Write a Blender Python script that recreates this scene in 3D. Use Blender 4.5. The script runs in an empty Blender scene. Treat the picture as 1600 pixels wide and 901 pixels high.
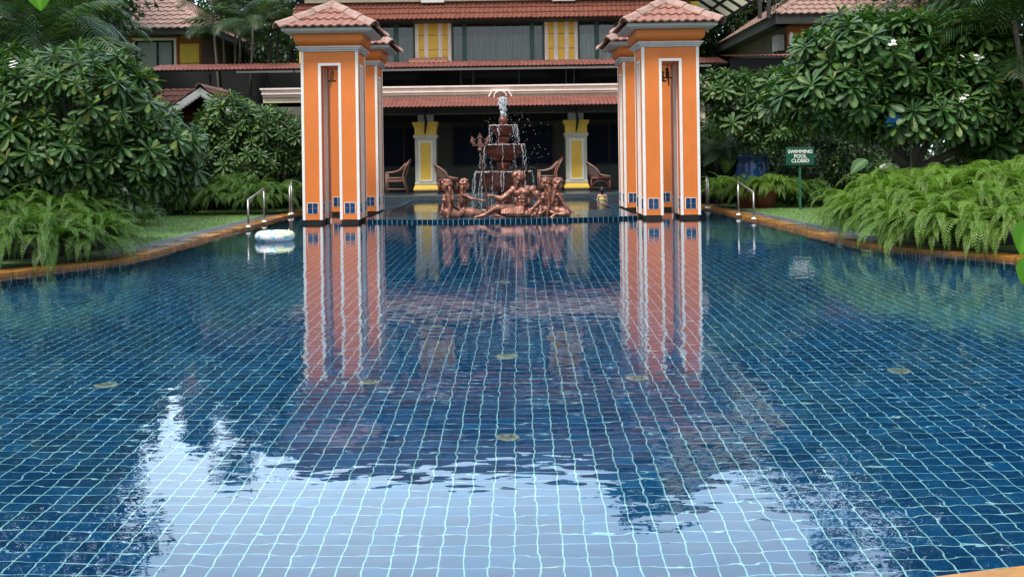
import bpy, bmesh, math, random
import numpy as np
from mathutils import Vector, Matrix

SC = bpy.context.scene
COL = SC.collection
PI = math.pi
F, PX, PY, H, ROLL = 1650.0, 783.0, 247.0, 1.25, 0.014   # focal length and horizon of the photograph (1600 px wide)

def at(px, py, Y):
    """point at depth Y seen at photo pixel px, py"""
    dx, dy = px - PX, py - PY
    x = dx - ROLL * dy; y = dy + ROLL * dx
    return Vector((x / F * Y, Y, H - y / F * Y))

def on_z(px, py, Z=0.0):
    dx, dy = px - PX, py - PY
    x = dx - ROLL * dy; y = dy + ROLL * dx
    Y = (H - Z) * F / y
    return Vector((x / F * Y, Y, Z))

def through_water(px, py, depth):
    p = on_z(px, py, 0.0)
    d = Vector((p.x, p.y, -H)).normalized()
    s = math.hypot(d.x, d.y) / 1.33
    t = s / math.sqrt(1 - s * s) * depth
    h = Vector((d.x, d.y, 0)).normalized()
    return Vector((p.x + h.x * t, p.y + h.y * t, -depth))

# ------------------------------------------------------------------ objects
def tag(o, label=None, cat=None, group=None, kind=None):
    if label: o['label'] = label
    if cat: o['category'] = cat
    if group: o['group'] = group
    if kind: o['kind'] = kind
    return o

def thing(name, label, cat, loc=(0, 0, 0), rz=0.0, group=None, scale=1.0):
    o = bpy.data.objects.new(name, None); COL.objects.link(o)
    o.location = loc; o.rotation_euler = (0, 0, rz); o.scale = (scale,) * 3
    o.empty_display_size = 0.2
    return tag(o, label, cat, group)

def copy_tree(o, parent=None):
    c = o.copy(); COL.objects.link(c)
    if parent is not None: c.parent = parent
    for ch in list(o.children): copy_tree(ch, c)
    return c

def dup(o, loc, rz=0.0, scale=1.0, label=None, group=None):
    c = copy_tree(o)
    c.location = loc; c.rotation_euler = (0, 0, rz)
    c.scale = (scale,) * 3 if not hasattr(scale, '__len__') else scale
    if label: c['label'] = label
    if group: c['group'] = group
    return c

class MB:
    def __init__(s): s.v = []; s.f = []
    def add(s, vs, fs):
        n = len(s.v); s.v += [tuple(v) for v in vs]; s.f += [tuple(i + n for i in f) for f in fs]; return s
    def box(s, x0, x1, y0, y1, z0, z1):
        return s.add([(x0,y0,z0),(x1,y0,z0),(x1,y1,z0),(x0,y1,z0),(x0,y0,z1),(x1,y0,z1),(x1,y1,z1),(x0,y1,z1)],
                     [(0,3,2,1),(4,5,6,7),(0,1,5,4),(1,2,6,5),(2,3,7,6),(3,0,4,7)])
    def cbox(s, c, sz): return s.box(c[0]-sz[0]/2,c[0]+sz[0]/2,c[1]-sz[1]/2,c[1]+sz[1]/2,c[2]-sz[2]/2,c[2]+sz[2]/2)
    def frustum(s, prof, cx=0, cy=0, ry=None):
        """square stack: prof = [(half, z) ...]"""
        vs, fs = [], []
        for h, z in prof:
            k = h if ry is None else h - prof[0][0] + ry
            vs += [(cx-h,cy-k,z),(cx+h,cy-k,z),(cx+h,cy+k,z),(cx-h,cy+k,z)]
        n = len(prof)
        for i in range(n-1):
            for j in range(4): fs.append((i*4+j, i*4+(j+1)%4, (i+1)*4+(j+1)%4, (i+1)*4+j))
        fs.append((3,2,1,0)); fs.append(tuple((n-1)*4+j for j in range(4)))
        return s.add(vs, fs)
    def beam(s, a, b, w, h, up=(0,0,1)):
        a, b = Vector(a), Vector(b); d = (b-a).normalized()
        r = d.cross(Vector(up))
        if r.length < 1e-4: r = d.cross(Vector((1,0,0)))
        r.normalize(); u = r.cross(d).normalized()
        vs = [p + r*sx*w/2 + u*sz*h/2 for p in (a,b) for sx,sz in ((-1,-1),(1,-1),(1,1),(-1,1))]
        return s.add(vs, [(3,2,1,0),(4,5,6,7),(0,1,5,4),(1,2,6,5),(2,3,7,6),(3,0,4,7)])
    def tube(s, pts, rad, n=8, cap=True):
        pts = [Vector(p) for p in pts]
        rs = rad if hasattr(rad, '__len__') else [rad]*len(pts)
        vs, fs = [], []; ref = None
        for i, p in enumerate(pts):
            d = (pts[min(i+1,len(pts)-1)] - pts[max(i-1,0)])
            d = d.normalized() if d.length > 1e-9 else Vector((0,0,1))
            if ref is None:
                ref = d.cross(Vector((0.13,0.31,1)) if abs(d.z) < .9 else Vector((1,0.1,0))).normalized()
            ref = (ref - d*ref.dot(d)).normalized(); w = d.cross(ref)
            for k in range(n):
                a = 2*PI*k/n; vs.append(p + (ref*math.cos(a) + w*math.sin(a))*rs[i])
        for i in range(len(pts)-1):
            for k in range(n): fs.append((i*n+k, i*n+(k+1)%n, (i+1)*n+(k+1)%n, (i+1)*n+k))
        if cap: fs.append(tuple(range(n-1,-1,-1))); fs.append(tuple((len(pts)-1)*n+k for k in range(n)))
        return s.add(vs, fs)
    def lathe(s, prof, n=24, c=(0,0,0), wave=None):
        """prof=[(r,z)]; wave(i,a)->radius factor, dz"""
        vs, fs = [], []
        for i,(r,z) in enumerate(prof):
            for k in range(n):
                a = 2*PI*k/n; q, dz = (1,0) if wave is None else wave(i,a)
                vs.append((c[0]+r*q*math.cos(a), c[1]+r*q*math.sin(a), c[2]+z+dz))
        for i in range(len(prof)-1):
            for k in range(n): fs.append((i*n+k, i*n+(k+1)%n, (i+1)*n+(k+1)%n, (i+1)*n+k))
        fs.append(tuple(range(n-1,-1,-1))); fs.append(tuple((len(prof)-1)*n+k for k in range(n)))
        return s.add(vs, fs)
    def ball(s, c, r, n=10, m=7, rot=None):
        r = r if hasattr(r,'__len__') else (r,r,r)
        vs, fs = [], []; c = Vector(c)
        for i in range(1,m):
            t = PI*i/m
            for k in range(n):
                a = 2*PI*k/n
                v = Vector((r[0]*math.sin(t)*math.cos(a), r[1]*math.sin(t)*math.sin(a), r[2]*math.cos(t)))
                if rot is not None: v = rot @ v
                vs.append(c+v)
        top = Vector((0,0,r[2])); bot = Vector((0,0,-r[2]))
        if rot is not None: top = rot@top; bot = rot@bot
        vs += [c+top, c+bot]; T = len(vs)-2; B = T+1
        for i in range(m-2):
            for k in range(n): fs.append((i*n+k, (i+1)*n+k, (i+1)*n+(k+1)%n, i*n+(k+1)%n))
        for k in range(n):
            fs.append((T, k, (k+1)%n)); fs.append((B, (m-2)*n+(k+1)%n, (m-2)*n+k))
        return s.add(vs, fs)
    def cap(s, a, b, ra, rb, n=10):
        """tapered capsule"""
        a, b = Vector(a), Vector(b); d = (b-a); L = d.length; d.normalize()
        pts, rs = [], []
        for t in (-.95,-.7,-.35,0): pts.append(a+d*ra*t); rs.append(ra*math.sqrt(max(.02,1-t*t)))
        for t in (0,.35,.7,.95): pts.append(b+d*rb*t); rs.append(rb*math.sqrt(max(.02,1-t*t)))
        return s.tube(pts, rs, n)
    def prism(s, poly, z0, z1):
        n = len(poly); vs = [(x,y,z0) for x,y in poly] + [(x,y,z1) for x,y in poly]
        fs = [tuple(range(n-1,-1,-1)), tuple(range(n,2*n))] + [(i,(i+1)%n,n+(i+1)%n,n+i) for i in range(n)]
        return s.add(vs, fs)
    def xz_prism(s, poly, y0, y1):
        n = len(poly); vs = [(x,y0,z) for x,z in poly] + [(x,y1,z) for x,z in poly]
        fs = [tuple(range(n)), tuple(range(2*n-1,n-1,-1))] + [(i,n+i,n+(i+1)%n,(i+1)%n) for i in range(n)]
        return s.add(vs, fs)
    def build(s, name, mat, parent=None, smooth=False, bevel=0, loc=None, up=False):
        me = bpy.data.meshes.new(name); me.from_pydata(s.v, [], s.f)
        bm = bmesh.new(); bm.from_mesh(me); bmesh.ops.recalc_face_normals(bm, faces=bm.faces)
        if up:
            for f in bm.faces:
                f.normal_update()
                if f.normal.z < 0: f.normal_flip()
        bm.to_mesh(me); bm.free()
        if smooth: me.polygons.foreach_set('use_smooth', [True]*len(me.polygons))
        me.materials.append(mat)
        o = bpy.data.objects.new(name, me); COL.objects.link(o)
        if parent is not None: o.parent = parent
        if loc is not None: o.location = loc
        if bevel:
            b = o.modifiers.new('bevel','BEVEL'); b.width = bevel; b.segments = 2; b.limit_method = 'ANGLE'; b.angle_limit = .6
        return o

def np_mesh(name, V, Q, mat, parent=None, attr=None, smooth=False):
    """V (n,3), Q (m,4) -> object; attr = per-vertex float 'mid'"""
    V = np.asarray(V, dtype=np.float32); Q = np.asarray(Q, dtype=np.int32)
    me = bpy.data.meshes.new(name)
    me.vertices.add(len(V)); me.vertices.foreach_set('co', V.ravel())
    me.loops.add(Q.size); me.loops.foreach_set('vertex_index', Q.ravel())
    me.polygons.add(len(Q)); me.polygons.foreach_set('loop_start', np.arange(0, Q.size, 4, dtype=np.int32))
    me.polygons.foreach_set('loop_total', np.full(len(Q), 4, dtype=np.int32))
    if smooth: me.polygons.foreach_set('use_smooth', np.ones(len(Q), dtype=bool))
    if attr is not None:
        a = me.attributes.new('mid', 'FLOAT', 'POINT'); a.data.foreach_set('value', np.asarray(attr, dtype=np.float32))
    me.update(calc_edges=True); me.validate()
    me.materials.append(mat)
    o = bpy.data.objects.new(name, me); COL.objects.link(o)
    if parent is not None: o.parent = parent
    return o

def unit(a): return a / np.maximum(np.linalg.norm(a, axis=-1, keepdims=True), 1e-9)

def scatter(T, TQ, TA, O, D, U, S, W=None):
    """copy template T (x along, y across, z up) to origins O with directions D, ups U, scale S, width scale W"""
    O = np.asarray(O, float); D = unit(np.asarray(D, float)); U = np.asarray(U, float)
    R = unit(np.cross(U, D)); U2 = np.cross(D, R)
    S = np.broadcast_to(np.asarray(S, float), (len(O),)); W = S if W is None else np.broadcast_to(np.asarray(W, float), (len(O),))
    V = O[:,None,:] + T[None,:,0,None]*D[:,None,:]*S[:,None,None] + T[None,:,1,None]*R[:,None,:]*W[:,None,None] + T[None,:,2,None]*U2[:,None,:]*S[:,None,None]
    n = len(T)
    Q = TQ[None,:,:] + (np.arange(len(O))*n)[:,None,None]
    A = np.tile(TA, len(O)) if TA is not None else None
    return V.reshape(-1,3), Q.reshape(-1,4), A

def join_np(parts):
    V, Q, A, n = [], [], [], 0
    for v, q, a in parts:
        V.append(v); Q.append(q+n); A.append(a if a is not None else np.zeros(len(v))); n += len(v)
    return np.concatenate(V), np.concatenate(Q), np.concatenate(A)

# ------------------------------------------------------------------ materials
def srgb(r, g, b):
    f = lambda c: (c/255/12.92) if c/255 <= .04045 else ((c/255+.055)/1.055)**2.4
    return (f(r), f(g), f(b), 1)

def new_mat(name):
    m = bpy.data.materials.new(name); m.use_nodes = True
    nt = m.node_tree; b = nt.nodes['Principled BSDF']
    return m, nt, b
def N(nt, t, **kw):
    n = nt.nodes.new(t)
    for k, v in kw.items():
        if k in n.inputs: n.inputs[k].default_value = v
        else: setattr(n, k, v)
    return n
def mixc(nt, fac, a, b, mode='MIX'):
    n = nt.nodes.new('ShaderNodeMix'); n.data_type = 'RGBA'; n.blend_type = mode
    for s, v in ((0, fac), (6, a), (7, b)):
        if hasattr(v, 'is_linked') or isinstance(v, bpy.types.NodeSocket): nt.links.new(v, n.inputs[s])
        else: n.inputs[s].default_value = v
    return n.outputs[2]
def ramp(nt, fac, stops):
    r = nt.nodes.new('ShaderNodeValToRGB'); e = r.color_ramp.elements
    while len(e) < len(stops): e.new(.5)
    for i, (p, c) in enumerate(stops):
        e[i].position = p; e[i].color = c if len(c) == 4 else (*c, 1)
    nt.links.new(fac, r.inputs[0]); return r.outputs[0]
def coords(nt, kind='Object', scale=(1,1,1)):
    tc = nt.nodes.new('ShaderNodeTexCoord'); mp = nt.nodes.new('ShaderNodeMapping')
    mp.inputs['Scale'].default_value = scale
    nt.links.new(tc.outputs[kind], mp.inputs[0]); return mp.outputs[0]

def noise(nt, vec, scale, detail=4, rough=.55):
    n = N(nt, 'ShaderNodeTexNoise', Scale=scale, Detail=detail, Roughness=rough)
    nt.links.new(vec, n.inputs['Vector']); return n.outputs['Fac']

def plain(name, col, rough=.6, vary=.25, scale=6, bump=.15, bscale=60, metal=0, dirt=None, streak=0.0, spec=.5):
    """painted / stone-like surface: large tonal noise, optional vertical dirt streaks, fine bump"""
    m, nt, b = new_mat(name)
    v = coords(nt)
    col = (*col[:3], 1)
    dark = tuple(c*(1-vary) for c in col[:3]) + (1,)
    lite = tuple(min(1, c*(1+vary*.35)) for c in col[:3]) + (1,)
    c = ramp(nt, noise(nt, v, scale), [(.25, dark), (.7, lite)])
    if streak:
        vs = coords(nt, 'Object', (9, 9, .8))
        s = ramp(nt, noise(nt, vs, 3, 5, .7), [(.48, (0,0,0)), (.72, (1,1,1))])
        mul = nt.nodes.new('ShaderNodeMath'); mul.operation = 'MULTIPLY'; mul.inputs[1].default_value = streak
        nt.links.new(s, mul.inputs[0])
        dc = dirt if dirt else tuple(x*.35 for x in col[:3]) + (1,)
        c = mixc(nt, mul.outputs[0], c, dc)
    nt.links.new(c, b.inputs['Base Color'])
    b.inputs['Roughness'].default_value = rough; b.inputs['Metallic'].default_value = metal
    b.inputs['Specular IOR Level'].default_value = spec
    if bump:
        bp = N(nt, 'ShaderNodeBump', Strength=bump, Distance=.01)
        nt.links.new(noise(nt, v, bscale, 3), bp.inputs['Height']); nt.links.new(bp.outputs[0], b.inputs['Normal'])
    return m

def leafmat(name, c0, c1, mid=None, rough=.45, trans=.25, spec=.4, young=None):
    m, nt, b = new_mat(name)
    g = nt.nodes.new('ShaderNodeNewGeometry')
    c = ramp(nt, g.outputs['Random Per Island'], [(0, c0), (.72, c1), (.95, young or c1), (1, (.24,.19,.04))])
    v = coords(nt)
    c = mixc(nt, ramp(nt, noise(nt, v, 2.5, 3), [(.3,(.0,.0,.0)),(.7,(.5,.5,.5))]), c, tuple(x*.6 for x in c0[:3])+(1,))
    if mid is not None:
        a = N(nt, 'ShaderNodeAttribute'); a.attribute_name = 'mid'
        c = mixc(nt, ramp(nt, a.outputs['Fac'], [(.55,(0,0,0)),(.95,(.75,.75,.75))]), c, mid)
    nt.links.new(c, b.inputs['Base Color'])
    b.inputs['Roughness'].default_value = rough; b.inputs['Specular IOR Level'].default_value = spec
    t = nt.nodes.new('ShaderNodeBsdfTranslucent'); mx = nt.nodes.new('ShaderNodeMixShader'); mx.inputs[0].default_value = trans
    tc = mixc(nt, 1.0, c, (1.2, 1.5, .5, 1), 'MULTIPLY'); nt.links.new(tc, t.inputs[0])
    nt.links.new(b.outputs[0], mx.inputs[1]); nt.links.new(t.outputs[0], mx.inputs[2])
    nt.links.new(mx.outputs[0], nt.nodes['Material Output'].inputs[0])
    return m

EXPOSURE, SUNPOW = 0.9, 2.3
M = {}
M['orange'] = plain('orange_paint', (.78,.208,.038), .55, .10, 2.2, .12, 90, streak=.12, dirt=(.35,.10,.03,1))
M['white'] = plain('white_paint', (.88,.87,.84), .5, .08, 5, .08, 80, streak=.10, dirt=(.35,.32,.28,1))
M['cream'] = plain('cream_paint', (.80,.68,.47), .6, .14, 2, .1, 60, streak=.3, dirt=(.25,.20,.13,1))
M['pinkcream'] = plain('pink_cream_paint', (.94,.82,.74), .6, .14, 2, .1, 60, streak=.35, dirt=(.22,.18,.14,1))
M['yellow'] = plain('yellow_paint', (.93,.60,.085), .6, .14, 2.5, .1, 60, streak=.15, dirt=(.3,.18,.05,1))
M['grey'] = plain('grey_moulding', (.62,.62,.63), .5, .12, 4, .1, 60, streak=.2, dirt=(.2,.2,.2,1))
M['tile'] = plain('clay_roof_tile', (.31,.135,.10), .7, .30, 9, .3, 50, streak=0)
M['tile_pale'] = plain('weathered_pale_tile', (.37,.23,.19), .75, .40, 7, .3, 50)
M['tile_red'] = plain('red_roof_tile', (.20,.062,.038), .7, .35, 5, .3, 50)
M['roof_old'] = plain('old_dark_roof_tile', (.10,.052,.045), .75, .4, 4, .3, 50)
M['sheet_red'] = plain('red_corrugated_roof', (.24,.082,.063), .65, .35, 3, .2, 50)
M['dark'] = plain('dark_interior', (.012,.012,.014), .8, .3, 2, 0)  # near-black; shade of the clerestory gap is put into this colour
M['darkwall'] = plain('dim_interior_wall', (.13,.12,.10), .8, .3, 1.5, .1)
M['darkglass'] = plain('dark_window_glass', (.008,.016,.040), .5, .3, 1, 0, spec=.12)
M['black'] = plain('black_plinth', (.015,.015,.015), .4, .3, 8, .1)
M['wood_dark'] = plain('dark_timber', (.035,.033,.033), .6, .3, 5, .2)
M['greenframe'] = plain('dark_green_frame', (.012,.085,.065), .4, .15, 4, .05)
M['bronze'] = None
M['steel'] = plain('brushed_steel', (.40,.40,.38), .38, .1, 10, .05, 100, metal=.9)
M['rattan'] = plain('red_brown_rattan', (.14,.038,.026), .5, .35, 25, .4, 150)
M['cane'] = plain('pale_cane', (.25,.13,.095), .5, .3, 20, .3, 120)
M['cane_dull'] = plain('dull_woven_cane', (.15,.10,.08), .6, .3, 30, .5, 150)
M['trunk'] = plain('grey_bark', (.10,.085,.07), .8, .4, 12, .6, 40)
M['brown_wall'] = plain('brown_plaster', (.16,.085,.06), .8, .3, 2, .1)
M['orange_dull'] = plain('dull_orange_wall', (.42,.12,.035), .7, .15, 2, .1, streak=.2)
M['terracotta'] = plain('terracotta_pot', (.24,.055,.04), .6, .3, 8, .2)
M['stone'] = plain('dark_stone_paving', (.075,.080,.082), .6, .4, 6, .4, 40)
def slabs():
    m, nt, b = new_mat('dark_stone_slabs'); g = nt.nodes.new('ShaderNodeNewGeometry')
    br = N(nt, 'ShaderNodeTexBrick', Scale=1.0, Color1=(.060,.066,.070,1), Color2=(.10,.105,.105,1), Mortar=(.02,.02,.02,1))
    br.inputs['Brick Width'].default_value=.34; br.inputs['Row Height'].default_value=.17; br.inputs['Mortar Size'].default_value=.010
    mp = nt.nodes.new('ShaderNodeMapping'); mp.inputs['Rotation'].default_value=(0,0,PI/2); nt.links.new(g.outputs['Position'], mp.inputs[0]); nt.links.new(mp.outputs[0], br.inputs['Vector'])
    c = mixc(nt, 1.0, br.outputs['Color'], ramp(nt, noise(nt, g.outputs['Position'], 5, 5), [(.3,(.5,.5,.5)),(.7,(1.4,1.4,1.35))]), 'MULTIPLY')
    nt.links.new(c, b.inputs['Base Color']); b.inputs['Roughness'].default_value=.55
    bp = N(nt,'ShaderNodeBump',Strength=.7,Distance=.01); bp.invert=True; nt.links.new(br.outputs['Fac'], bp.inputs['Height']); nt.links.new(bp.outputs[0], b.inputs['Normal']); return m
M['slabs'] = slabs()
M['deckstone'] = plain('blue_grey_deck_stone', (.045,.062,.075), .35, .35, 3, .2, 30)
M['coping'] = plain('orange_brown_coping_stone', (.36,.155,.025), .35, .35, 4, .2, 30, streak=0)
def coping():
    m, nt, b = new_mat('orange_brown_coping_stone'); g = nt.nodes.new('ShaderNodeNewGeometry')
    mp = nt.nodes.new('ShaderNodeMapping'); mp.inputs['Rotation'].default_value=(0,0,.0); nt.links.new(g.outputs['Position'], mp.inputs[0])
    br = N(nt, 'ShaderNodeTexBrick', Scale=1.0, Color1=(.30,.125,.02,1), Color2=(.42,.19,.035,1), Mortar=(.07,.035,.015,1)); br.offset=0
    br.inputs['Brick Width'].default_value=40; br.inputs['Row Height'].default_value=.46; br.inputs['Mortar Size'].default_value=.006
    nt.links.new(mp.outputs[0], br.inputs['Vector'])
    c = mixc(nt, 1.0, br.outputs['Color'], ramp(nt, noise(nt, g.outputs['Position'], 3.5, 6, .65), [(.3,(.5,.5,.5)),(.7,(1.3,1.3,1.3))]), 'MULTIPLY')
    nt.links.new(c, b.inputs['Base Color'])
    nt.links.new(ramp(nt, noise(nt, g.outputs['Position'], 2.2, 3), [(.4,(.15,.15,.15)),(.6,(.5,.5,.5))]), b.inputs['Roughness'])
    bp = N(nt,'ShaderNodeBump',Strength=.3,Distance=.01); nt.links.new(noise(nt, g.outputs['Position'], 25, 4), bp.inputs['Height']); nt.links.new(bp.outputs[0], b.inputs['Normal']); return m
M['coping'] = coping()
M['blossom'] = plain('white_petal', (.85,.83,.74), .5, .05, 5, 0)
M['blue_cloth'] = plain('bright_blue_tarpaulin', (.02,.22,.72), .5, .2, 4, .2)
M['palestone'] = plain('pale_stone', (.55,.54,.50), .7, .2, 6, .3)

def brick():
    m, nt, b = new_mat('brown_brick')
    v = coords(nt)
    # rotate so the wall's YZ / XZ face shows the courses
    cb = nt.nodes.new('ShaderNodeSeparateXYZ'); nt.links.new(v, cb.inputs[0])
    ad = N(nt,'ShaderNodeMath'); ad.operation='ADD'; nt.links.new(cb.outputs[0], ad.inputs[0]); nt.links.new(cb.outputs[1], ad.inputs[1])
    cc = nt.nodes.new('ShaderNodeCombineXYZ'); nt.links.new(ad.outputs[0], cc.inputs[0]); nt.links.new(cb.outputs[2], cc.inputs[1])
    br = N(nt, 'ShaderNodeTexBrick', Scale=1.0, Color1=(.22,.085,.055,1), Color2=(.13,.06,.045,1), Mortar=(.05,.035,.03,1))
    br.inputs['Brick Width'].default_value=.30; br.inputs['Row Height'].default_value=.10; br.inputs['Mortar Size'].default_value=.012
    nt.links.new(cc.outputs[0], br.inputs['Vector'])
    nt.links.new(br.outputs['Color'], b.inputs['Base Color']); b.inputs['Roughness'].default_value=.8
    bp = N(nt,'ShaderNodeBump',Strength=.6,Distance=.02); bp.invert = True
    nt.links.new(br.outputs['Fac'], bp.inputs['Height']); nt.links.new(bp.outputs[0], b.inputs['Normal'])
    return m
M['brick'] = brick()

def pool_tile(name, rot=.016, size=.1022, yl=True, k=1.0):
    m, nt, b = new_mat(name)
    g = nt.nodes.new('ShaderNodeNewGeometry'); mp = nt.nodes.new('ShaderNodeMapping'); mp.vector_type='POINT'
    mp.inputs['Rotation'].default_value = (0,0,rot); mp.inputs['Scale'].default_value = (1/size,)*3
    mp.inputs['Location'].default_value = (.37,.2,.3)
    nt.links.new(g.outputs['Position'], mp.inputs[0])
    sp = nt.nodes.new('ShaderNodeSeparateXYZ'); nt.links.new(mp.outputs[0], sp.inputs[0])
    def line(i, w):
        fr = N(nt,'ShaderNodeMath'); fr.operation='FRACT'; nt.links.new(sp.outputs[i], fr.inputs[0])
        su = N(nt,'ShaderNodeMath'); su.operation='SUBTRACT'; nt.links.new(fr.outputs[0], su.inputs[0]); su.inputs[1].default_value=.5
        ab = N(nt,'ShaderNodeMath'); ab.operation='ABSOLUTE'; nt.links.new(su.outputs[0], ab.inputs[0])
        gt = N(nt,'ShaderNodeMath'); gt.operation='GREATER_THAN'; nt.links.new(ab.outputs[0], gt.inputs[0]); gt.inputs[1].default_value=.5-w/2
        return gt.outputs[0]
    mx = N(nt,'ShaderNodeMath'); mx.operation='MAXIMUM'; nt.links.new(line(0,.062), mx.inputs[0]); nt.links.new(line(1,.050) if yl else line(2,.06), mx.inputs[1])
    sn = N(nt,'ShaderNodeVectorMath'); sn.operation='FLOOR'
    ofs = N(nt,'ShaderNodeVectorMath'); ofs.operation='ADD'; nt.links.new(mp.outputs[0], ofs.inputs[0]); ofs.inputs[1].default_value=(0,0,0)
    nt.links.new(ofs.outputs[0], sn.inputs[0])
    wn = N(nt,'ShaderNodeTexWhiteNoise'); nt.links.new(sn.outputs[0], wn.inputs['Vector'])
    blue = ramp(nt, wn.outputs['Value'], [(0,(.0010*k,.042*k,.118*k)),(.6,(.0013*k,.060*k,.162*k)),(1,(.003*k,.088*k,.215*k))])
    big = ramp(nt, noise(nt, mp.outputs[0], .035, 3), [(.35,(.72,.75,.8)),(.65,(1.15,1.15,1.1))])
    blue = mixc(nt, 1.0, blue, big, 'MULTIPLY')
    gn = ramp(nt, noise(nt, mp.outputs[0], .9, 4), [(.3,(.17,.43,.45)),(.7,(.38,.68,.67))])
    c = mixc(nt, mx.outputs[0], blue, gn)
    nt.links.new(c, b.inputs['Base Color']); b.inputs['Roughness'].default_value=.6; b.inputs['Specular IOR Level'].default_value=.05
    return m
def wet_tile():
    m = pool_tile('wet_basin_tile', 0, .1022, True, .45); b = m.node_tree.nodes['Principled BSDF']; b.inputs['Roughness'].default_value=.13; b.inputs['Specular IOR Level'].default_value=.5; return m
M['pooltile'] = pool_tile('pool_mosaic_tile')

def water(name, amp=1.0, tint=(.93,.985,1,1)):
    m, nt, b = new_mat(name)
    b.inputs['Base Color'].default_value = tint
    b.inputs['Transmission Weight'].default_value = 1; b.inputs['IOR'].default_value = 1.333
    b.inputs['Roughness'].default_value = 0.0
    g = nt.nodes.new('ShaderNodeNewGeometry')
    def lay(sc, scale, detail):
        mp = nt.nodes.new('ShaderNodeMapping'); mp.inputs['Scale'].default_value = sc
        nt.links.new(g.outputs['Position'], mp.inputs[0]); return noise(nt, mp.outputs[0], scale, detail, .5)
    def mul(a, k):
        q = N(nt,'ShaderNodeMath'); q.operation='MULTIPLY'; nt.links.new(a, q.inputs[0])
        if isinstance(k,(int,float)): q.inputs[1].default_value = k
        else: nt.links.new(k, q.inputs[1])
        return q.outputs[0]
    def add(a, c):
        q = N(nt,'ShaderNodeMath'); q.operation='ADD'; nt.links.new(a, q.inputs[0]); nt.links.new(c, q.inputs[1]); return q.outputs[0]
    # patches of livelier and calmer water
    patch = ramp(nt, lay((1,1,1), .22, 2), [(.35,(.30,.30,.30)),(.65,(1,1,1))])
    h = add(mul(lay((1,1.25,1), 6.0, 1), .0026), mul(lay((1,1.2,1), 1.4, 1), .0050))
    h = mul(h, patch)
    h = add(h, mul(lay((1,1.3,1), 12, 1), .00042))
    bp = N(nt,'ShaderNodeBump',Strength=1.0,Distance=amp); nt.links.new(h, bp.inputs['Height'])
    nt.links.new(bp.outputs[0], b.inputs['Normal'])
    return m
M['water'] = water('pool_water', 1.0)
M['basinwater'] = water('basin_water', 2.2)

def grass():
    m, nt, b = new_mat('lawn_grass'); v = coords(nt)
    c = ramp(nt, noise(nt, v, 35, 5, .7), [(.3,(.10,.19,.06)),(.5,(.15,.27,.09)),(.75,(.22,.35,.13))])
    c = mixc(nt, ramp(nt, noise(nt, v, .9, 3), [(.4,(0,0,0)),(.7,(.5,.5,.5))]), c, (.09,.15,.05,1))
    nt.links.new(c, b.inputs['Base Color']); b.inputs['Roughness'].default_value=.85
    bp = N(nt,'ShaderNodeBump',Strength=.8,Distance=.02); nt.links.new(noise(nt, v, 90, 3), bp.inputs['Height']); nt.links.new(bp.outputs[0], b.inputs['Normal'])
    return m
M['grass'] = grass()

def bronze():
    m, nt, b = new_mat('copper_bronze'); v = coords(nt)
    g = nt.nodes.new('ShaderNodeNewGeometry')
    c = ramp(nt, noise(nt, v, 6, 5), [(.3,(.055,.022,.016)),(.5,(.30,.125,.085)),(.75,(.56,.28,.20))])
    c = mixc(nt, ramp(nt, g.outputs['Pointiness'], [(.44,(.95,.95,.95)),(.52,(0,0,0))]), c, (.045,.018,.012,1))  # dark patina in crevices, also painted in to deepen the figures' shading
    nt.links.new(c, b.inputs['Base Color']); b.inputs['Metallic'].default_value=.5; b.inputs['Roughness'].default_value=.36
    bp = N(nt,'ShaderNodeBump',Strength=.6,Distance=.015); nt.links.new(noise(nt, v, 38, 4), bp.inputs['Height']); nt.links.new(bp.outputs[0], b.inputs['Normal'])
    return m
M['bronze'] = bronze()
M['bowl'] = plain('dark_red_brown_bowl', (.17,.055,.04), .32, .4, 8, .3, 50, metal=.3)
M['leaf_frangi'] = leafmat('frangipani_leaf', (.018,.056,.014), (.040,.105,.024), mid=(.11,.22,.06,1), rough=.46, trans=.2, spec=.32, young=(.13,.20,.03))
M['leaf_frangi_light'] = leafmat('light_frangipani_leaf', (.030,.072,.026), (.060,.135,.036), mid=(.15,.25,.09,1), rough=.46, trans=.22, spec=.32, young=(.13,.24,.045))
M['leaf_fern'] = leafmat('fern_frond', (.105,.205,.028), (.18,.31,.05), rough=.5, trans=.35, young=(.26,.39,.06))  # lighter fern copy, stronger skylight put into its colour
M['leaf_fern_dark'] = leafmat('darker_fern_frond', (.050,.125,.024), (.10,.20,.034), rough=.5, trans=.3, young=(.15,.26,.035))  # darker copy of the same fern, weaker light put into its colour
M['leaf_palm'] = leafmat('palm_leaflet', (.022,.058,.018), (.050,.105,.028), rough=.45, trans=.25, young=(.09,.14,.04))
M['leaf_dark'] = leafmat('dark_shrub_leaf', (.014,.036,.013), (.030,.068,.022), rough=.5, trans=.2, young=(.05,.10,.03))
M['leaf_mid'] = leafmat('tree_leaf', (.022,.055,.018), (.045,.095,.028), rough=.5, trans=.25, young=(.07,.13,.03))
M['leaf_bright'] = leafmat('bright_leaf', (.05,.15,.008), (.07,.19,.012), mid=(.14,.28,.03,1), rough=.45, trans=.4)
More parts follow.
